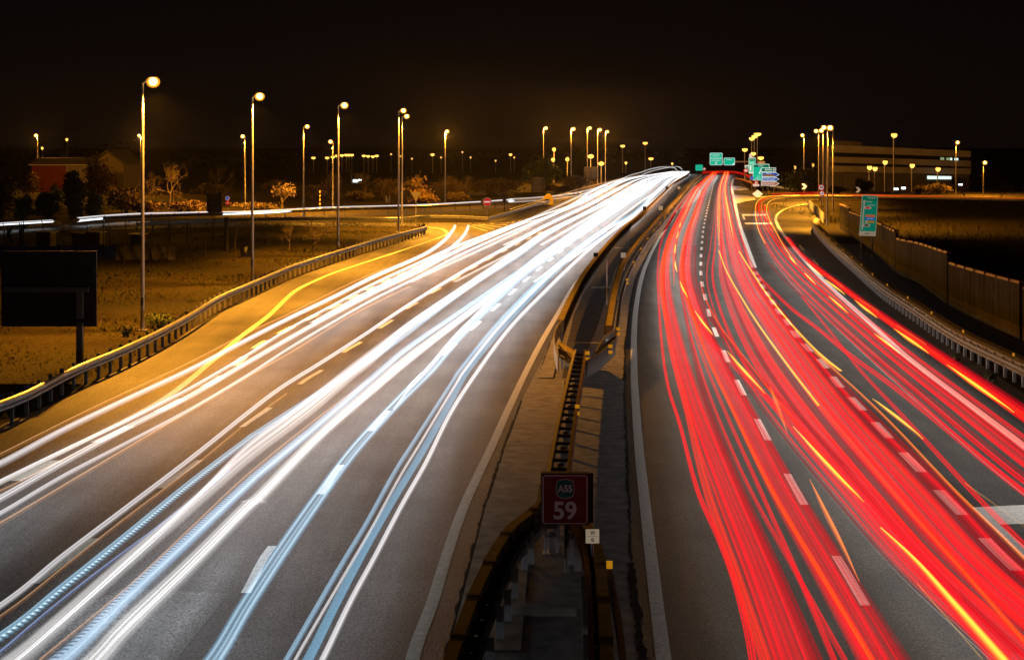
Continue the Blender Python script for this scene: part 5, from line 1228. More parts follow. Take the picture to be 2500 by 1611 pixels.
# ------------------------------------------------------------------ light trails of the traffic
SM = {}
WASH_IN = wash_mat('added road wash oncoming side', (.80, .90, 1.0), 1.8, 2.0, 25, 75)  # undersides glow downward, added to light the road as headlights would
WASH_OUT = wash_mat('added road wash departing side', (1.0, .95, .89), .40, 1.25, 26, 100)
WASH_IN_M = {'white', 'broad', 'blue', 'blue_rip', 'blue_rip_in', 'blue_mid'}; WASH_OUT_M = {'red', 'red_hot', 'red_soft', 'red_orange'}
SM['white'] = streak_mat('white headlight trail', (1.0, .97, .98), (.80, .78, .82), 2.1, .75, 7, .22, fade=(24, 100, .48), sample=True)
SM['whitefar'] = streak_mat('white headlight trail far', (1.0, .98, .97), (1.0, .95, .92), 1.1, .85, 5, .2)
SM['broad'] = streak_mat('broad pale headlight trail', (1.0, .97, .94), (.66, .64, .65), 1.7, .7, 12, .30, fade=(24, 70, .52), sample=True)
SM['blue'] = streak_mat('blue headlight trail', (.55, .82, 1.0), (.10, .34, .60), 1.5, .6, 6, .30, fade=(24, 80, .55))
SM['blue_rip'] = streak_mat('rippled blue headlight trail', (.62, .88, 1.0), (.10, .33, .58), 1.6, .55, 5, .35, ripple=.17, rside=1, fade=(24, 90, .70))
SM['blue_rip_in'] = streak_mat('rippled blue headlight trail inner', (.60, .82, 1.0), (.12, .33, .62), 1.5, .55, 5, .35, ripple=.17, rside=-1, fade=(24, 90, .65))
SM['blue_mid'] = streak_mat('flat blue headlight trail', (.17, .46, .70), (.10, .36, .58), .60, .18, 6, .75)
SM['blue_thin'] = streak_mat('thin blue trail', (.35, .52, .95), (.2, .35, .8), .6, .6, 3, .6)
SM['orange_thin'] = streak_mat('thin orange side light trail', (1.0, .60, .32), (.9, .38, .13), .55, .6, 4, .4)
SM['red'] = streak_mat('red tail light trail', (1.0, .004, .014), (.70, .002, .008), 1.35, .35, 9, .10, block=(.40, .22, .22))
SM['red_hot'] = streak_mat('hot red tail light trail', (1.0, .035, .006), (1.0, .010, .010), 1.25, .4, 7, .2, block=(.40, .22, .22))
SM['red_soft'] = streak_mat('soft red tail light trail', (.70, .004, .018), (.40, .002, .010), .62, .55, 9, .08, block=(.40, .22, .22))
SM['red_orange'] = streak_mat('orange red trail', (1.0, .10, .006), (1.0, .025, .005), 1.2, .65, 5, .25, block=(.40, .22, .22))
SM['orange'] = streak_mat('orange trail', (1.0, .30, .012), (1.0, .09, .003), 1.2, .8, 4, .3)
SM['yellow'] = streak_mat('yellow indicator trail', (1.0, .68, .05), (1.0, .16, .002), 1.7, .95, 2, .8)
SM['thread'] = streak_mat('thin yellow thread', (1.0, .60, .12), (.9, .4, .05), .35, .6, 2, .5)

def trail(pts, m, label, group=None, z=.65, zt=None, wscale=1.0, sub=10, taper=False, wmax=.75, th=.035, wash_on=True):
    pts = [p if len(p) == 3 else (p[0], p[1], 4) for p in pts]
    Q = catmull(pts, sub)
    W = [P(u, v, z) for u, v, w_ in Q]
    # drop samples closer together than 5 cm
    keep = [0]
    for i in range(1, len(W)):
        if (W[i]-W[keep[-1]]).length > .05: keep.append(i)
    W = [W[i] for i in keep]; Q = [Q[i] for i in keep]; n = len(W)
    if n < 2: return None
    ring = [(-1, 0), (-.55, .8), (0, 1), (.55, .8), (1, 0), (.55, -.8), (0, -1), (-.55, -.8)]
    V, U, Fc = [], [], []; s = 0.0
    for i in range(n):
        p = W[i]; nn, t = nrm_at(W, i)
        if i: s += (W[i]-W[i-1]).length
        j = (proj(p+nn*.1)-proj(p))*10; tt = proj(p+t*.1)-proj(p)
        tt = tt.normalized() if tt.length > 1e-6 else Vector((0, 1)); perp = abs(j.x*tt.y-j.y*tt.x)
        wd = min(max(abs(Q[i][2])*wscale/max(perp, .1), .03), wmax)/2
        if taper: wd *= max(.12, math.sin(math.pi*min(max((i+.15)/(n-.7), 0.04), .96))**.6)
        for a, b in ring:
            q = p+nn*(a*wd); V.append((q.x, q.y, q.z+b*min(th, wd))); U.append(((a+1)/2, s))
    k = len(ring)
    for i in range(n-1):
        for j in range(k): Fc.append([i*k+j, i*k+(j+1) % k, (i+1)*k+(j+1) % k, (i+1)*k+j])
    wash = WASH_IN if m in WASH_IN_M else WASH_OUT if m in WASH_OUT_M else None
    if not wash_on: wash = None
    o = obj('light_trail', V, Fc, SM[m], smooth=True, uvs=U, mats=[SM[m], wash] if wash else None, fmat=[(1 if j >= 4 else 0) for i in range(n-1) for j in range(k)] if wash else None)
    return tag(o, label, 'light trail', group)
FARL = {520:(1318,1562),500:(1367,1589),470:(1430,1628),440:(1503,1656),426:(1590,1676),419:(1640,1683)}
def tailL(s, w=(9, 8, 7, 6, 5), vs=(500, 470, 440, 426, 419)):
    return [(FARL[v][0]+(FARL[v][1]-FARL[v][0])*s, v, ww) for v, ww in zip(vs, w)]
WG = 'white headlight trails of the oncoming traffic'
trail([(-430,1318,30),(-150,1200,26),(0,1133,22),(152,1052,20),(304.6,978,18),(461.5,904.6,16),(604,830,15),(708,777,14),(812,727,13),(915.6,675,13),(1010,634,12),(1052,612,12),(1086,586,12),(1106,562,10),(1111,550,9)], 'white', 'thick white trail furthest out by the shoulder line, ending bluntly at the ramp mouth', WG)
trail([(760,790,9),(880,724,11),(1000,664,11),(1065,631,12),(1104,604,12),(1130,579,11),(1141,560,10),(1143,551,9)], 'white', 'shorter white trail ending bluntly at the ramp mouth beside the thick one', WG)
trail([(-430,1380,20),(-150,1250,18),(0,1177,15),(152,1103,14),(304.6,1031,13),(461.5,951,12),(604,868,11),(708,803,10),(812,747,10),(900,700,10),(1000,653,10),(1104,606,10),(1182,576,10),(1260,547,10),(1338,521,9),(1395,501,8)]+tailL(.06)[1:], 'white', 'narrow white trail just inside the thick one by the shoulder', WG)
trail([(-430,1436,30),(-150,1296,26),(0,1218,22),(152,1131,20),(304.6,1048,18),(461.5,969,16),(604,886,15),(708,826,14),(812,768,13),(915.6,714,12),(1019.5,664,12),(1130,606,11),(1260,553,10),(1338,529,9)]+tailL(.14), 'white', 'thick white trail beside the orange asphalt, inner edge of the slow lane pair', WG)
trail([(-430,1478,20),(-150,1335,18),(0,1255,15),(152,1165,14),(304.6,1085,12),(461.5,1002,11),(600,920,10),(708,850,9),(812,788,8),(915,730,8),(1019,678,8),(1130,620,8),(1260,562,8)]+tailL(.20), 'white', 'narrow white trail directly under the thick inner slow lane trail', WG)
trail([(-200,1210,4),(0,1110,4),(231,994.6,4),(434,900,4),(591,820,4),(708,765.6,4),(838,700.6,4),(941,655,4)], 'orange_thin', 'thin orange trail above the thick outer white trail, skimming the shoulder')
trail([(-200,1386,5),(0,1278,5),(203,1158,5),(406,1038,5),(560,946,5),(708,862,4),(863,768,4),(1000,700,4)], 'orange_thin', 'thin orange trail along the lower edge of the slow lane trails')
trail([(-200,1280,5),(0,1200,5),(200,1100,4),(400,1000,4),(600,884,4),(760,792,4)], 'orange_thin', 'faint orange trail between the narrow and thick slow lane trails')
trail([(-300,1672,26),(0,1481,20),(152,1360,19),(304.6,1244,18),(461.5,1124,16),(600,1013,15),(687,947,14),(786,885,13),(889.6,818,12),(993.5,748,12),(1130,664,12),(1260,592,11),(1338,549,10)]+tailL(.34), 'white', 'white trail left of the yellow lane dashes, middle of the carriageway', WG)
trail([(-300,1700,5),(0,1506,5),(152,1388,5),(304.6,1268,5),(461.5,1150,5),(600,1036,4),(700,962,4)], 'orange_thin', 'thin orange trail under the white trail beside the yellow lane dashes')
trail([(-300,1738,34),(0,1556,28),(152,1436,26),(304.6,1313,24),(461.5,1184,22),(600,1078,19),(638,1052,19),(777,962,17),(860,908,15),(950,850,12)]+[(1130,714,11),(1260,630,10),(1338,574,9)]+tailL(.44), 'blue_rip', 'blue rippled trail, outer one of the two blue striped bands')
trail([(-40,1622,6),(0,1592,6),(110,1498,5),(231,1402,5),(415,1264,4),(560,1150,4)], 'blue_thin', 'thin violet blue thread beside the outer blue rippled trail')
trail([(-140,1730,64),(38,1611,60),(152,1512,52),(304.6,1376,46),(461.5,1240,40),(600,1120,36),(700,1044,34),(777,984,32),(846,925,30),(900,882,28),(993,800,24),(1130,706,20),(1260,622,16),(1338,568,13)]+tailL(.5), 'broad', 'broad pale grey white band between the two blue rippled trails', WG)
trail([(-150,1752,3),(30,1618,4),(152,1514,5),(304.6,1377,8),(461.5,1234,14),(600,1098,24),(700,1024,26),(777,965,26),(860,900,26),(950,832,24),(1040,768,22),(1130,706,20),(1260,617,16),(1338,565,13)]+tailL(.47), 'white', 'bright white core running inside the broad pale band up the road', WG)
trail([(60,1650,6),(99,1611,6),(304.6,1440,5),(461.5,1294,5),(600,1164,5),(760,1034,4),(900,930,4)], 'orange_thin', 'orange thread along the lower side of the broad pale band')
trail([(-30,1730,58),(150,1611,52),(304.6,1462,44),(461.5,1316,36),(600,1186,30),(638,1152,28),(777,1037,24),(915,918,20),(993.5,852,18),(1100,778,15),(1260,668,13),(1338,608,11)]+tailL(.6), 'blue_rip_in', 'blue rippled trail, inner one of the two blue striped bands')
trail([(120,1720,70),(235,1611,66),(304.6,1534,60),(461.5,1382,50),(600,1242,42),(638,1210,40),(777,1067,34),(915,944,30),(993.5,876,26),(1100,797,22),(1130,775,21),(1260,680,16),(1338,616,13),(1415,565,11)]+tailL(.66)[1:], 'broad', 'broad warm white band inside the inner blue rippled trail', WG)
trail([(110,1735,3),(232,1614,4),(304.6,1535,5),(461.5,1383,7),(600,1243,9),(640,1209,10),(777,1070,14),(915,950,20),(1000,880,20),(1100,800,19),(1260,676,15),(1338,613,13)]+tailL(.64), 'white', 'white core of the broad warm band, brightening up the road', WG)
trail([(430,1720,50),(523,1611,46),(601,1481,42),(694,1338,38),(777,1218,34),(851,1117,30),(915,1043,27),(985,969,25),(1054,900,24),(1130,812,21),(1260,686,16),(1338,628,13),(1415.6,575,11)]+tailL(.72), 'blue', 'blue white trail crossing the white lane dashes', None, wscale=1.25)
trail([(960,1000,2),(1000,950,7),(1054,890,12),(1130,804,15),(1260,680,13),(1338,622,11)]+tailL(.70), 'white', 'white heart of the trail crossing the lane dashes, farther up the road', WG)
trail([(640,1712,20),(700,1611,18),(823,1398,16),(892,1283,15),(961,1158,14),(1014,1074,13),(1100,940,12),(1125,902,13),(1208,799,13),(1311.7,692,12),(1389.6,622,11),(1467.5,565,10),(1545,521,8)]+tailL(.86)[1:], 'blue', 'pale blue double trail of the fast lane, outer line', None)
trail([(670,1720,12),(722,1611,11),(842,1404,10),(908,1290,9),(976,1166,9),(1028,1080,9),(1112,940,9),(1135,904,10),(1216,802,10),(1318,695,10),(1396,626,9),(1474,567,8),(1550,523,7)]+tailL(.88)[1:], 'white', 'thin white companion of the pale blue fast lane trail', WG)
trail([(688,1720,28),(751.5,1611,26),(823,1468,23),(897,1329,21),(961,1218,19),(1030.7,1103,18),(1100,980,16),(1145,900,15),(1228.6,799,13),(1324.7,695,11),(1405,622,9),(1480,566,7)], 'blue_mid', 'flat solid blue band between the fast lane trails')
trail([(730,1720,24),(788,1611,22),(855,1472,20),(915,1361,18),(980,1237,17),(1040,1131,16),(1100,1010,15),(1171.4,900,14),(1246.8,799,13),(1337.7,705,12),(1415.6,630,10),(1493.5,565,9),(1571,517,8)]+tailL(.97)[1:], 'white', 'clean white trail of the fast lane, innermost towards the median', WG)
# the upper road where everything merges to white
random.seed(21)
for k in range(8):
    s = .03+.94*k/7+random.uniform(-.015, .015); s2 = s+random.uniform(-.04, .04)
    v0 = random.choice((560, 600, 640, 690)); 
    uL = interp([(1190,575),(1100,610),(960,680),(860,730),(1318,520)], v0); uR = interp([(1571,517),(1493,565),(1415,630),(1337,705)], v0)
    st = [(uL+(uR-uL)*s2, v0, 8), ((uL+(uR-uL)*s2)*.4+.6*(FARL[520][0]+(FARL[520][1]-FARL[520][0])*s), 520+(v0-520)*.42, 9)]
    trail(st+tailL(s, (11, 10, 8, 7, 6)), 'whitefar', 'white trail blending into the glare below the crest', 'white trails merging below the crest')
trail([(1452,470,3),(1500,447,3),(1535,430,3),(1566,421,3),(1588,413.5,3),(1613,408.5,3),(1632,407,3),(1656,408,3),(1666,415,3)], 'whitefar', 'thin white arc lifting over the glare, outer one of two', None, z=1.6, th=.05, wmax=3)
trail([(1500,447,3),(1555,433,3),(1576,424,3),(1600,416,3),(1632,409.5,3),(1645,410,3),(1654,418,3)], 'whitefar', 'thin white arc lifting over the glare, inner one of two', None, z=1.4, th=.05, wmax=3)
trail([(1360,480,3),(1420,462,3),(1480,447,3),(1520,436,3),(1560,428,3)], 'orange_thin', 'thin orange streak along the upper edge of the white glare', None, z=1.0, th=.15)
# ramp road trails
trail([(-60,552,4),(0,547.5,4),(64,543.5,4),(125,540,4)], 'white', 'short white trail low on the far road at the edge of the view', None, th=.12)
trail([(187,536.8,3),(249,531,4),(343,525.3,4.5),(439,523.3,4.5),(470,522.6,4),(505,521.4,3)], 'white', 'bright white trail on the far road beside the brown board back', None, th=.2)
trail([(542,521,3),(640,518,3),(805,509,3),(995,504,3.5),(1156,496,5),(1250,489.5,6)], 'white', 'long thin white trail on the far road passing behind the no entry sign', None, th=.16)
trail([(1240,490.5,7),(1310,486,8),(1370,480,8),(1420,471,7),(1480,455,6)], 'whitefar', 'thick white trail sweeping from the far road into the glare past the crash cushion', None, th=.25)

# red side
BL = {1611:(1620,2190),1400:(1597,2066),1200:(1572,1945),1000:(1553,1836),850:(1548,1764),700:(1562,1713),600:(1600,1713),520:(1649,1727),470:(1679,1738),445:(1704,1747),428:(1727,1755),420:(1735,1759)}
BE = {1611:2760,1400:2490,1200:2300,1000:2100,850:1972,700:1863,600:1822,520:1799,470:1788,445:1788,428:1792,420:1793}
VS = (1611,1400,1200,1000,850,700,600,520,470,445,428,420)
def ssv(S, v):
    if not isinstance(S, (list, tuple)): return S
    return float(np.interp(-v, [-a for a, b in S], [b for a, b in S]))
def laneu(S, v):
    """S: 0 at the median edge line, 1 at the lane dashes, 2 at the exit line"""
    def at(vv):
        s = ssv(S, v); a, b = BL[vv]; e = BE[vv]
        return a+(b-a)*s if s <= 1 else b+(e-b)*(s-1)
    return at(v)
def lane_pts(S, wm, vmax=1611, vmin=420):
    o = []
    for v in VS:
        if vmin <= v <= vmax:
            s = ssv(S, v); u = laneu(S, v); o.append((u, v, wm*F/Dof(v, .7)))
    if vmax == 1611: 
        u0, u1 = o[0], o[1]; o.insert(0, (u0[0]+(u0[0]-u1[0])*.85, 1790, u0[2]*1.12))
    return o
LANE_L = 'red tail light streak in the lane between the median edge line and the lane dashes'
LANE_R = 'red tail light streak between the lane dashes and the exit lane dashes'
LG1, LG2, LG3 = 'red trails beside the median edge line', 'red trails in the middle lane', 'red trails in the exit lane'
def lane_trail(S, wm, m, label, group, vmax=1611, vmin=420, z=.7):
    p = lane_pts(S, wm, vmax, vmin)
    if vmax < 1611: p[0] = (p[0][0], p[0][1], p[0][2]*.06)
    W = trail(p, m, label, group, z=z, wscale=1.0, wmax=2.0)
    return W
# lane 1
trail([(1850,1790,26),(1838,1611,24),(1800,1440,20),(1757,1320,17),(1704,1200,14),(1661,1040,11),(1633,950,9),(1617,850,8),(1606,700,6),(1607,640,5),(1612,600,4.5),(1630,550,4),(1655,510,4),(1690,465,3.5),(1722,437,3)], 'red', 'narrow red streak closest to the median edge line')
lane_trail([(1611,.435),(1200,.415),(1000,.44),(850,.42),(700,.38),(600,.24),(520,.16),(420,.2)], .21, 'red_hot', 'orange red streak second from the median edge line', None)
lane_trail([(1611,.555),(1400,.555),(1200,.545),(850,.49),(700,.42),(600,.30),(520,.24),(420,.3)], .62, 'red', 'widest bright red band of the lane beside the median', None)
lane_trail([(1611,.655),(1200,.64),(1000,.63),(850,.66),(700,.66),(600,.44),(520,.38),(420,.4)], .22, 'red_soft', LANE_L, LG1)
lane_trail([(1611,.775),(1400,.74),(1200,.70),(1000,.68),(850,.68),(700,.66),(600,.62),(520,.6),(420,.6)], .09, 'red', LANE_L, LG1)
lane_trail([(1611,.73),(1400,.745),(1200,.765),(1000,.76),(850,.74),(700,.70),(600,.68),(520,.66),(420,.6)], .10, 'red', LANE_L, LG1)
lane_trail([(1611,.93),(1200,.92),(1000,.92),(850,.86),(700,.78),(600,.7),(520,.66),(420,.66)], .62, 'red', 'wide red band hugging the lane dashes on the median side', None)
lane_trail([(1611,.89),(1200,.84),(1000,.83),(850,.79),(700,.74),(600,.64),(520,.58),(420,.6)], .12, 'red_orange', LANE_L, LG1)
lane_trail([(1611,1.03),(1200,1.0),(1000,.98),(850,.95),(700,.88),(600,.82),(520,.78),(420,.75)], .22, 'red_soft', LANE_L, LG1)
lane_trail([(850,.42),(700,.36),(600,.27),(520,.24),(470,.22),(420,.25)], .46, 'red_orange', 'orange red streak curving up to the crest beside the median edge line', None, 900)
lane_trail([(850,.8),(700,.72),(600,.62),(520,.60),(470,.58),(420,.6)], .42, 'red_orange', 'orange red streak curving up to the crest beside the lane dashes', None, 850)
lane_trail([(700,.55),(600,.42),(520,.36),(420,.4)], .36, 'red_orange', LANE_L, LG1, 700)
lane_trail([(600,.3),(520,.3),(470,.3),(420,.35)], .38, 'orange', 'orange streak in the far curve next to the median edge line', None, 600)
lane_trail([(600,.66),(520,.66),(470,.64),(420,.6)], .38, 'orange', 'orange streak in the far curve next to the lane dashes', None, 600)
# crossing from lane 1 into lane 2
trail([(1672,600,8),(1667,640,9),(1670,690,11),(1690,760,14),(1730,826,18),(1790,890,18),(1860,960,20),(1936,1030,24),(2030,1130,28),(2130,1240,34),(2270,1400,44),(2440,1611,52),(2560,1760,56)], 'red', 'red band weaving across the lane dashes from the median lane', None, z=.7, wmax=2)
trail([(1698,600,6),(1697,650,7),(1703,700,9),(1730,770,11),(1790,850,13),(1860,930,15),(1940,1010,17),(2040,1110,20),(2160,1240,24),(2330,1430,30),(2480,1600,34)], 'red_soft', 'fainter red band weaving across the lane dashes beside the stronger one', None, z=.7, wmax=2)
trail([(1710,690,4),(1722,730,5),(1760,800,6),(1830,890,6),(1900,980,7),(1990,1090,8),(2090,1210,9)], 'red_orange', 'thin orange red line crossing the lane dashes', None, z=.7)
# lane 2
for k, (S, wm, mm) in enumerate((([(1611,1.47),(1200,1.32),(1000,1.22),(850,1.16),(700,1.2),(600,1.30),(520,1.32),(420,1.3)], .30, 'red'),
    ([(1611,1.52),(1200,1.40),(1000,1.34),(850,1.30),(700,1.36),(600,1.42),(520,1.42),(420,1.4)], .55, 'red'),
    ([(1611,1.60),(1200,1.50),(1000,1.46),(850,1.44),(700,1.46),(600,1.46),(520,1.44),(420,1.42)], .55, 'red'),
    ([(1611,1.68),(1200,1.58),(1000,1.56),(850,1.56),(700,1.58),(600,1.56),(520,1.5),(420,1.45)], .5, 'red_soft'),
    ([(1611,1.74),(1200,1.66),(1000,1.66),(850,1.68),(700,1.66),(600,1.62),(520,1.6),(420,1.5)], .55, 'red'),
    ([(1611,1.78),(1200,1.74),(1000,1.76),(850,1.78),(700,1.76),(600,1.72),(520,1.66),(420,1.55)], .55, 'red'),
    ([(1611,1.86),(1200,1.84),(1000,1.86),(850,1.88),(700,1.86),(600,1.8),(520,1.74),(420,1.6)], .42, 'red_hot'),
    ([(1611,1.94),(1200,1.92),(1000,1.94),(850,1.96),(700,1.93),(600,1.88),(520,1.82),(420,1.7)], .36, 'red_soft'),
    ([(1611,1.56),(1200,1.46),(1000,1.40),(850,1.38),(700,1.42),(600,1.44),(520,1.4),(420,1.4)], .25, 'red_soft'),
    ([(1611,1.64),(1200,1.54),(1000,1.52),(850,1.50),(700,1.52),(600,1.5),(520,1.46),(420,1.42)], .22, 'red_hot'),
    ([(1611,1.71),(1200,1.70),(1000,1.71),(850,1.74),(700,1.72),(600,1.68),(520,1.62),(420,1.55)], .25, 'red_hot'),
    ([(1611,1.82),(1200,1.79),(1000,1.81),(850,1.82),(700,1.80),(600,1.76),(520,1.7),(420,1.6)], .30, 'red'),
    ([(1611,1.90),(1200,1.88),(1000,1.90),(850,1.92),(700,1.90),(600,1.84),(520,1.78),(420,1.65)], .30, 'red'),
    ([(1611,1.44),(1200,1.26),(1000,1.14),(850,1.08),(700,1.10),(600,1.20),(520,1.26),(420,1.25)], .14, 'red'),
    ([(1611,1.42),(1200,1.22),(1000,1.10),(850,1.04),(700,1.02),(600,1.10),(520,1.18),(420,1.2)], .10, 'red_soft'))):
    lane_trail(S, wm*(.72 if mm == 'red_soft' else .50), mm, LANE_R, LG2)
for S, wm, mm in (([(1611,2.02),(1200,2.01),(1000,2.0),(850,1.98),(700,1.95),(600,1.95),(520,1.93),(420,1.9)], .16, 'red'), ([(1611,1.985),(1200,1.975),(1000,1.98),(850,1.99),(700,2.0),(600,1.95),(520,1.93),(420,1.9)], .22, 'red_soft'), ([(1611,2.06),(1200,2.055),(1000,2.06),(850,2.04),(700,2.02),(600,1.95),(520,1.93),(420,1.9)], .20, 'red_soft')):
    lane_trail(S, wm, mm, 'red tail light streak running over the exit lane dashes', 'red trails over the exit lane dashes', 1611, 445)
for S, wm in (([(700,1.34),(600,1.38),(520,1.36),(470,1.34),(420,1.3)], .42), ([(700,1.70),(600,1.68),(520,1.66),(470,1.6),(420,1.5)], .46)):
    lane_trail(S, wm, 'orange', 'orange streak in the far curve of the middle lane', 'orange trails in the far middle lane', 660)
lane_trail([(600,1.40),(520,1.42),(470,1.4),(420,1.35)], .18, 'yellow', 'yellow streak rising to the crest in the middle lane, nearer the lane dashes', None, 600)
lane_trail([(600,1.74),(520,1.72),(470,1.66),(420,1.55)], .20, 'yellow', 'yellow streak rising to the crest beside the exit line', None, 600)
trail([(1755,613,4),(1775,666,5),(1814,734,6),(1856,800,7),(1928,900,8),(2000,993,10)], 'yellow', 'long bright yellow line starting sharply in the middle lane', None, z=.9)
trail([(1980,965,8),(2078,1082,9),(2179,1202,12),(2267,1302,15),(2374,1422,18),(2499,1566,22),(2620,1700,24)], 'red_orange', 'long orange line continuing the yellow one towards the bridge', None, z=.9)
trail([(1804.6,615,4),(1834,662,5),(1873,720,6),(1931,792,7),(1983,848,8),(2020,882,10),(2054,908,8)], 'yellow', 'bright yellow line running through the exit lane dashes', None, z=.9)
trail([(1990,862,5),(2060,925,6),(2130,990,7),(2200,1060,8),(2330,1198,10),(2440,1305,12),(2520,1385,14)], 'orange', 'orange line just beyond the exit lane dashes', None, z=.9)
for (pts, t) in (([(1662,545,3.5),(1659,556,4)],'first and smallest of the yellow dashes by the median'),([(1657,566,4),(1651,584,5)],'second of the yellow dashes by the median'),([(1649.5,597,5),(1647,620,6)],'third of the yellow dashes by the median'),([(1648,638,6),(1649.5,652,6.5),(1653,665,5)],'fourth of the yellow dashes by the median, curving'),
                 ([(1660,687,6),(1667,706,8),(1679,727,6)],'yellow dash starting the run across the lane dashes'),([(1695.5,759,6),(1717,790,9),(1740,818,7)],'yellow dash just before the lane dashes'),([(1775,858,6),(1815,905,12),(1868,962,7)],'large yellow dash just past the lane dashes')):
    trail(pts, 'yellow', t, None, z=.8, taper=True, sub=14)
trail([(1880.5,945,8),(1895,985,12),(1923,1060,8)], 'orange', 'orange dash slanting the other way past the large yellow dash', None, z=.8, taper=True, sub=14)
trail([(1936,1042,8),(2000,1114,14),(2060,1178,14),(2109,1226,8)], 'yellow', 'large yellow dash farther down between the red bands', None, z=.8, taper=True, sub=14)
trail([(1977,1171,8),(2010,1240,15),(2050,1320,16),(2098,1420,9)], 'orange', 'long orange dash beside the lowest lane dash', None, z=.8, taper=True, sub=14)
trail([(2150,1290,5),(2240,1375,16),(2320,1465,24),(2448,1611,34),(2560,1740,36)], 'yellow', 'biggest yellow beam at the lower corner', None, z=.9)
trail([(2130,974,6),(2190,1020,12),(2255,1073,7)], 'yellow', 'yellow dash on the dark strip past the exit lane dashes', None, z=.8, taper=True, sub=14)
for (pts, t) in (([(1926,625.6,4),(1935,636,6),(1945,647.6,4)],'small yellow dash inside the exit edge line, farthest up'),([(1963,666.6,4),(1977,681,6),(1992,696,4)],'yellow dash inside the exit edge line, second down'),([(2022.7,723.5,5),(2046,744,8),(2071,766,5)],'yellow dash inside the exit edge line, third down'),([(2134,815.6,6),(2165,839,9),(2197,864,6)],'yellow dash inside the exit edge line, lowest'),
                 ([(1968.7,643,4),(1988,660,7),(2011,678,4)],'small yellow dash outside the exit edge line, farthest up'),([(2014,682.6,5),(2038,701,8),(2063.6,720.6,5)],'yellow dash outside the exit edge line, second down'),([(2087,734,6),(2114,756,10),(2142.5,777.6,6)],'yellow dash outside the exit edge line, third down'),([(2183,804,7),(2225,834,13),(2268,864,7)],'yellow dash outside the exit edge line, fourth down'),([(2312,891.6,8),(2385,944,15),(2476,1008,8)],'longest yellow dash outside the exit edge line')):
    trail(pts, 'yellow', t, None, z=.8, taper=True, sub=14)
for (a, b) in (((1952,600),(1963,612)),((1985,634),(1998,649)),((2025,676),(2060,703)),((2098,731),(2146,762)),((2190,795),(2262,842))):
    trail([(*a, 2), (*b, 2)], 'thread', 'faint thin yellow thread on the dark shoulder outside the exit edge line', 'thin threads on the exit shoulder', z=.9)
for (a, b) in (((2356,1180),(2420,1225)),((2420,1225),(2520,1300)),((2241,1427),(2400,1611))):
    trail([(*a, 2.5), (*b, 2.5)], 'thread', 'thin bright thread near the white road lettering' if a[0] > 2300 else 'thin orange thread under the biggest yellow beam', 'thin threads near the lower corner', z=.9)
# exit lane
XR = [(1846,500),(1848,520),(1856,555),(1872,590),(1895,625),(1925,660),(1965,700),(2040,768),(2120,838),(2200,905),(2290,978),(2380,1052),(2500,1148),(2700,1300)]
def xoff(dx0, dx1, k0=0, k1=99): 
    P_ = XR[k0:k1]; n = len(XR); return [(u+dx0+(dx1-dx0)*((i+k0)/(n-1))**1.6, v) for i, (u, v) in enumerate(P_)]
def xtr(dx0, dx1, wm, mm, label, k0=0, k1=99, group=LG3):
    trail([(u, v, wm*F/Dof(v, .7)*.40) for u, v in xoff(dx0, dx1, k0, k1)], mm, label, group, z=.7, wmax=1.2)
EXL = 'red tail light streak in the exit lane beside its edge line'
for dx0, dx1, wm, mm in ((0,-40,.34,'red'),(8,20,.40,'red'),(16,60,.40,'red_soft'),(22,90,.34,'red_hot'),(28,120,.34,'red'),(4,-20,.30,'red_soft'),(20,44,.3,'red'),(14,70,.3,'red'),(-2,-75,.16,'red')): xtr(dx0, dx1, wm, mm, EXL)
for dx0, dx1, wm, mm in ((60,300,.34,'red_hot'),(66,350,.30,'red'),(56,270,.20,'red'),(70,400,.26,'red_soft')):
    trail([(u, v, wm*F/Dof(v, .7)*.62) for u, v in [(1920,580),(1950,618),(1990,652),(2040,690),(2100,736),(2180,794),(2280,864),(2380,934),(2500,1018),(2700,1160)] for u, v in [(u+(dx0-60)*.6+(dx1-300)*((u-1920)/780)**1.4*.5, v)]], mm, 'red tail light streak outside the exit edge line', 'red trails outside the exit edge line', z=.7, wmax=1.2)
# lines that cross the dark wedge
trail([(1845,665,7),(1871,695,8),(1930,752,10),(2000,806,11),(2078,870,13),(2190,952,15),(2300,1040,17),(2420,1140,19),(2560,1250,22)], 'red', 'red line crossing the dark wedge from the exit dashes to the outer lane', None, z=.7)
trail([(1958,725,6),(2031,815,8),(2104,908,10),(2182,992,11),(2260,1076,13),(2364,1190,15),(2480,1310,17),(2600,1430,18)], 'red', 'red line crossing the dark wedge steeply towards the road lettering', None, z=.7)
trail([(1876,640,8),(1920,690,10),(1990,752,12),(2080,830,13),(2200,930,14),(2330,1040,16),(2500,1180,18)], 'red_soft', 'soft red band along the inner side of the exit lane', None, z=.7, wmax=1.2)
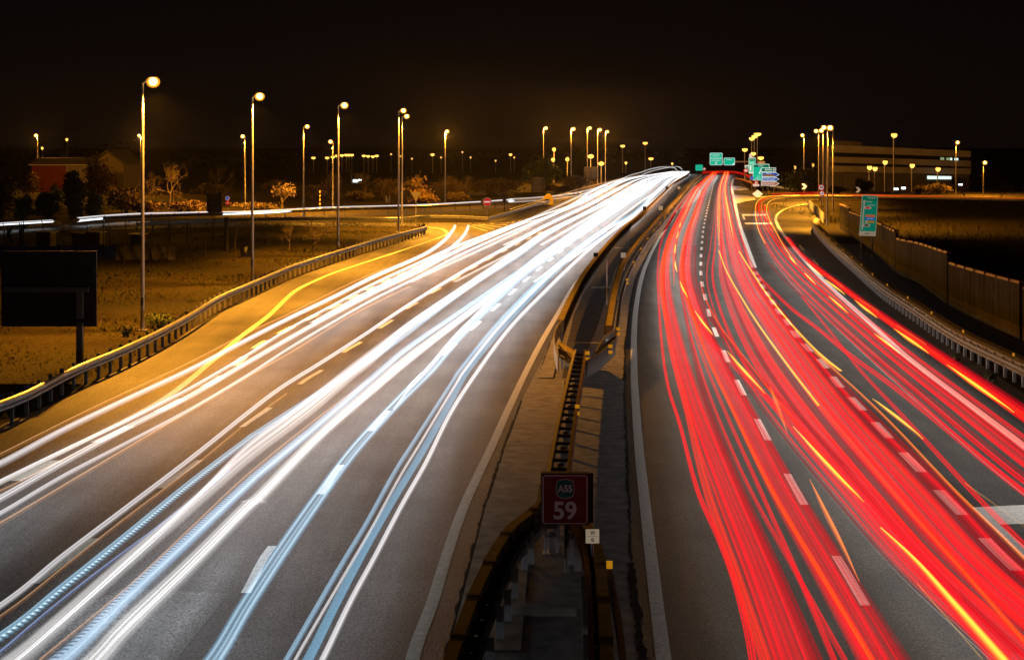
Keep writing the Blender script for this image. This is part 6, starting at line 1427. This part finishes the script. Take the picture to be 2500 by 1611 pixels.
# exit ramp curve to the side
RR = 'trails curving away on the exit ramp'
for pts, mm, t in (([(1868,596),(1851,560),(1844,520),(1847,497),(1861,485),(1888,479.5),(1950,477),(2010,476),(2120,476.5)], 'yellow', 'yellow trail curling tightly off the exit lane to the ramp'),
    ([(1940,642),(1908,593),(1888,555),(1873,523),(1873,503),(1880,492),(1898,485.5),(1935,481.5),(1980,479.5),(2080,478.5)], 'yellow', 'long yellow trail curling off beside the exit edge line'),
    ([(1900,575),(1880,545),(1862,520),(1859,500),(1868,489),(1890,483.5),(1940,480),(2010,478.5),(2200,480)], 'orange', 'orange trail curling off between the two yellow ones'),
    ([(1886,560),(1866,532),(1853,512),(1853,496),(1866,484.5),(1892,478),(1940,475),(2020,474.5),(2160,476)], 'red', 'red orange trail curling off, uppermost on the ramp'),
    ([(1893,590),(1868,556),(1856,530),(1852,505),(1862,489),(1888,480.5),(1960,476.5),(2050,476),(2300,480)], 'red_orange', 'red orange trail curling off in the middle of the ramp bundle')):
    trail([(u, v, 2.6 if mm == 'yellow' else 3.2) for u, v in pts], mm, t, None, z=.8, th=.05, wmax=.35, wash_on=False)
trail([(2120,477,3),(2240,479,3),(2380,482,3),(2560,486,3)], 'orange', 'faint orange trail continuing along the far ramp', None, z=.8, th=.1)
trail([(1880,476,3),(1950,472.5,4),(2010,471.5,3)], 'red', 'red trail at the back of the exit ramp under the first chevron', None, z=1.0, th=.15, wash_on=False)
trail([(1745,421,6),(1762,420,7),(1790,421,6),(1815,426,5),(1835,436,5),(1850,446,4)], 'red_hot', 'red glow line along the crest below the gantry', None, z=.8, th=.25, wash_on=False)
trail([(1712,423,6),(1735,420.5,7),(1760,420.5,7)], 'red_hot', 'red glow line along the crest beside the median end', None, z=.8, th=.25, wash_on=False)
trail([(1796,436,4),(1812,440,4),(1832,447,4),(1842,455,3)], 'orange', 'orange streak turning off below the green signs', None, z=.8, th=.15)

# night air
hz = MB().box((0, 2260, 4.5), (28000, 4600, 23))
m = bpy.data.materials.new('night haze'); m.use_nodes = True; t = m.node_tree; t.nodes.clear()
pv = t.nodes.new('ShaderNodeVolumePrincipled'); pv.inputs['Color'].default_value = (.9, .9, .92, 1); pv.inputs['Density'].default_value = HAZE; pv.inputs['Anisotropy'].default_value = .78
o = t.nodes.new('ShaderNodeOutputMaterial'); t.links.new(pv.outputs[0], o.inputs['Volume'])
hzo = hz.build('haze', m); tag(hzo, kind='stuff')
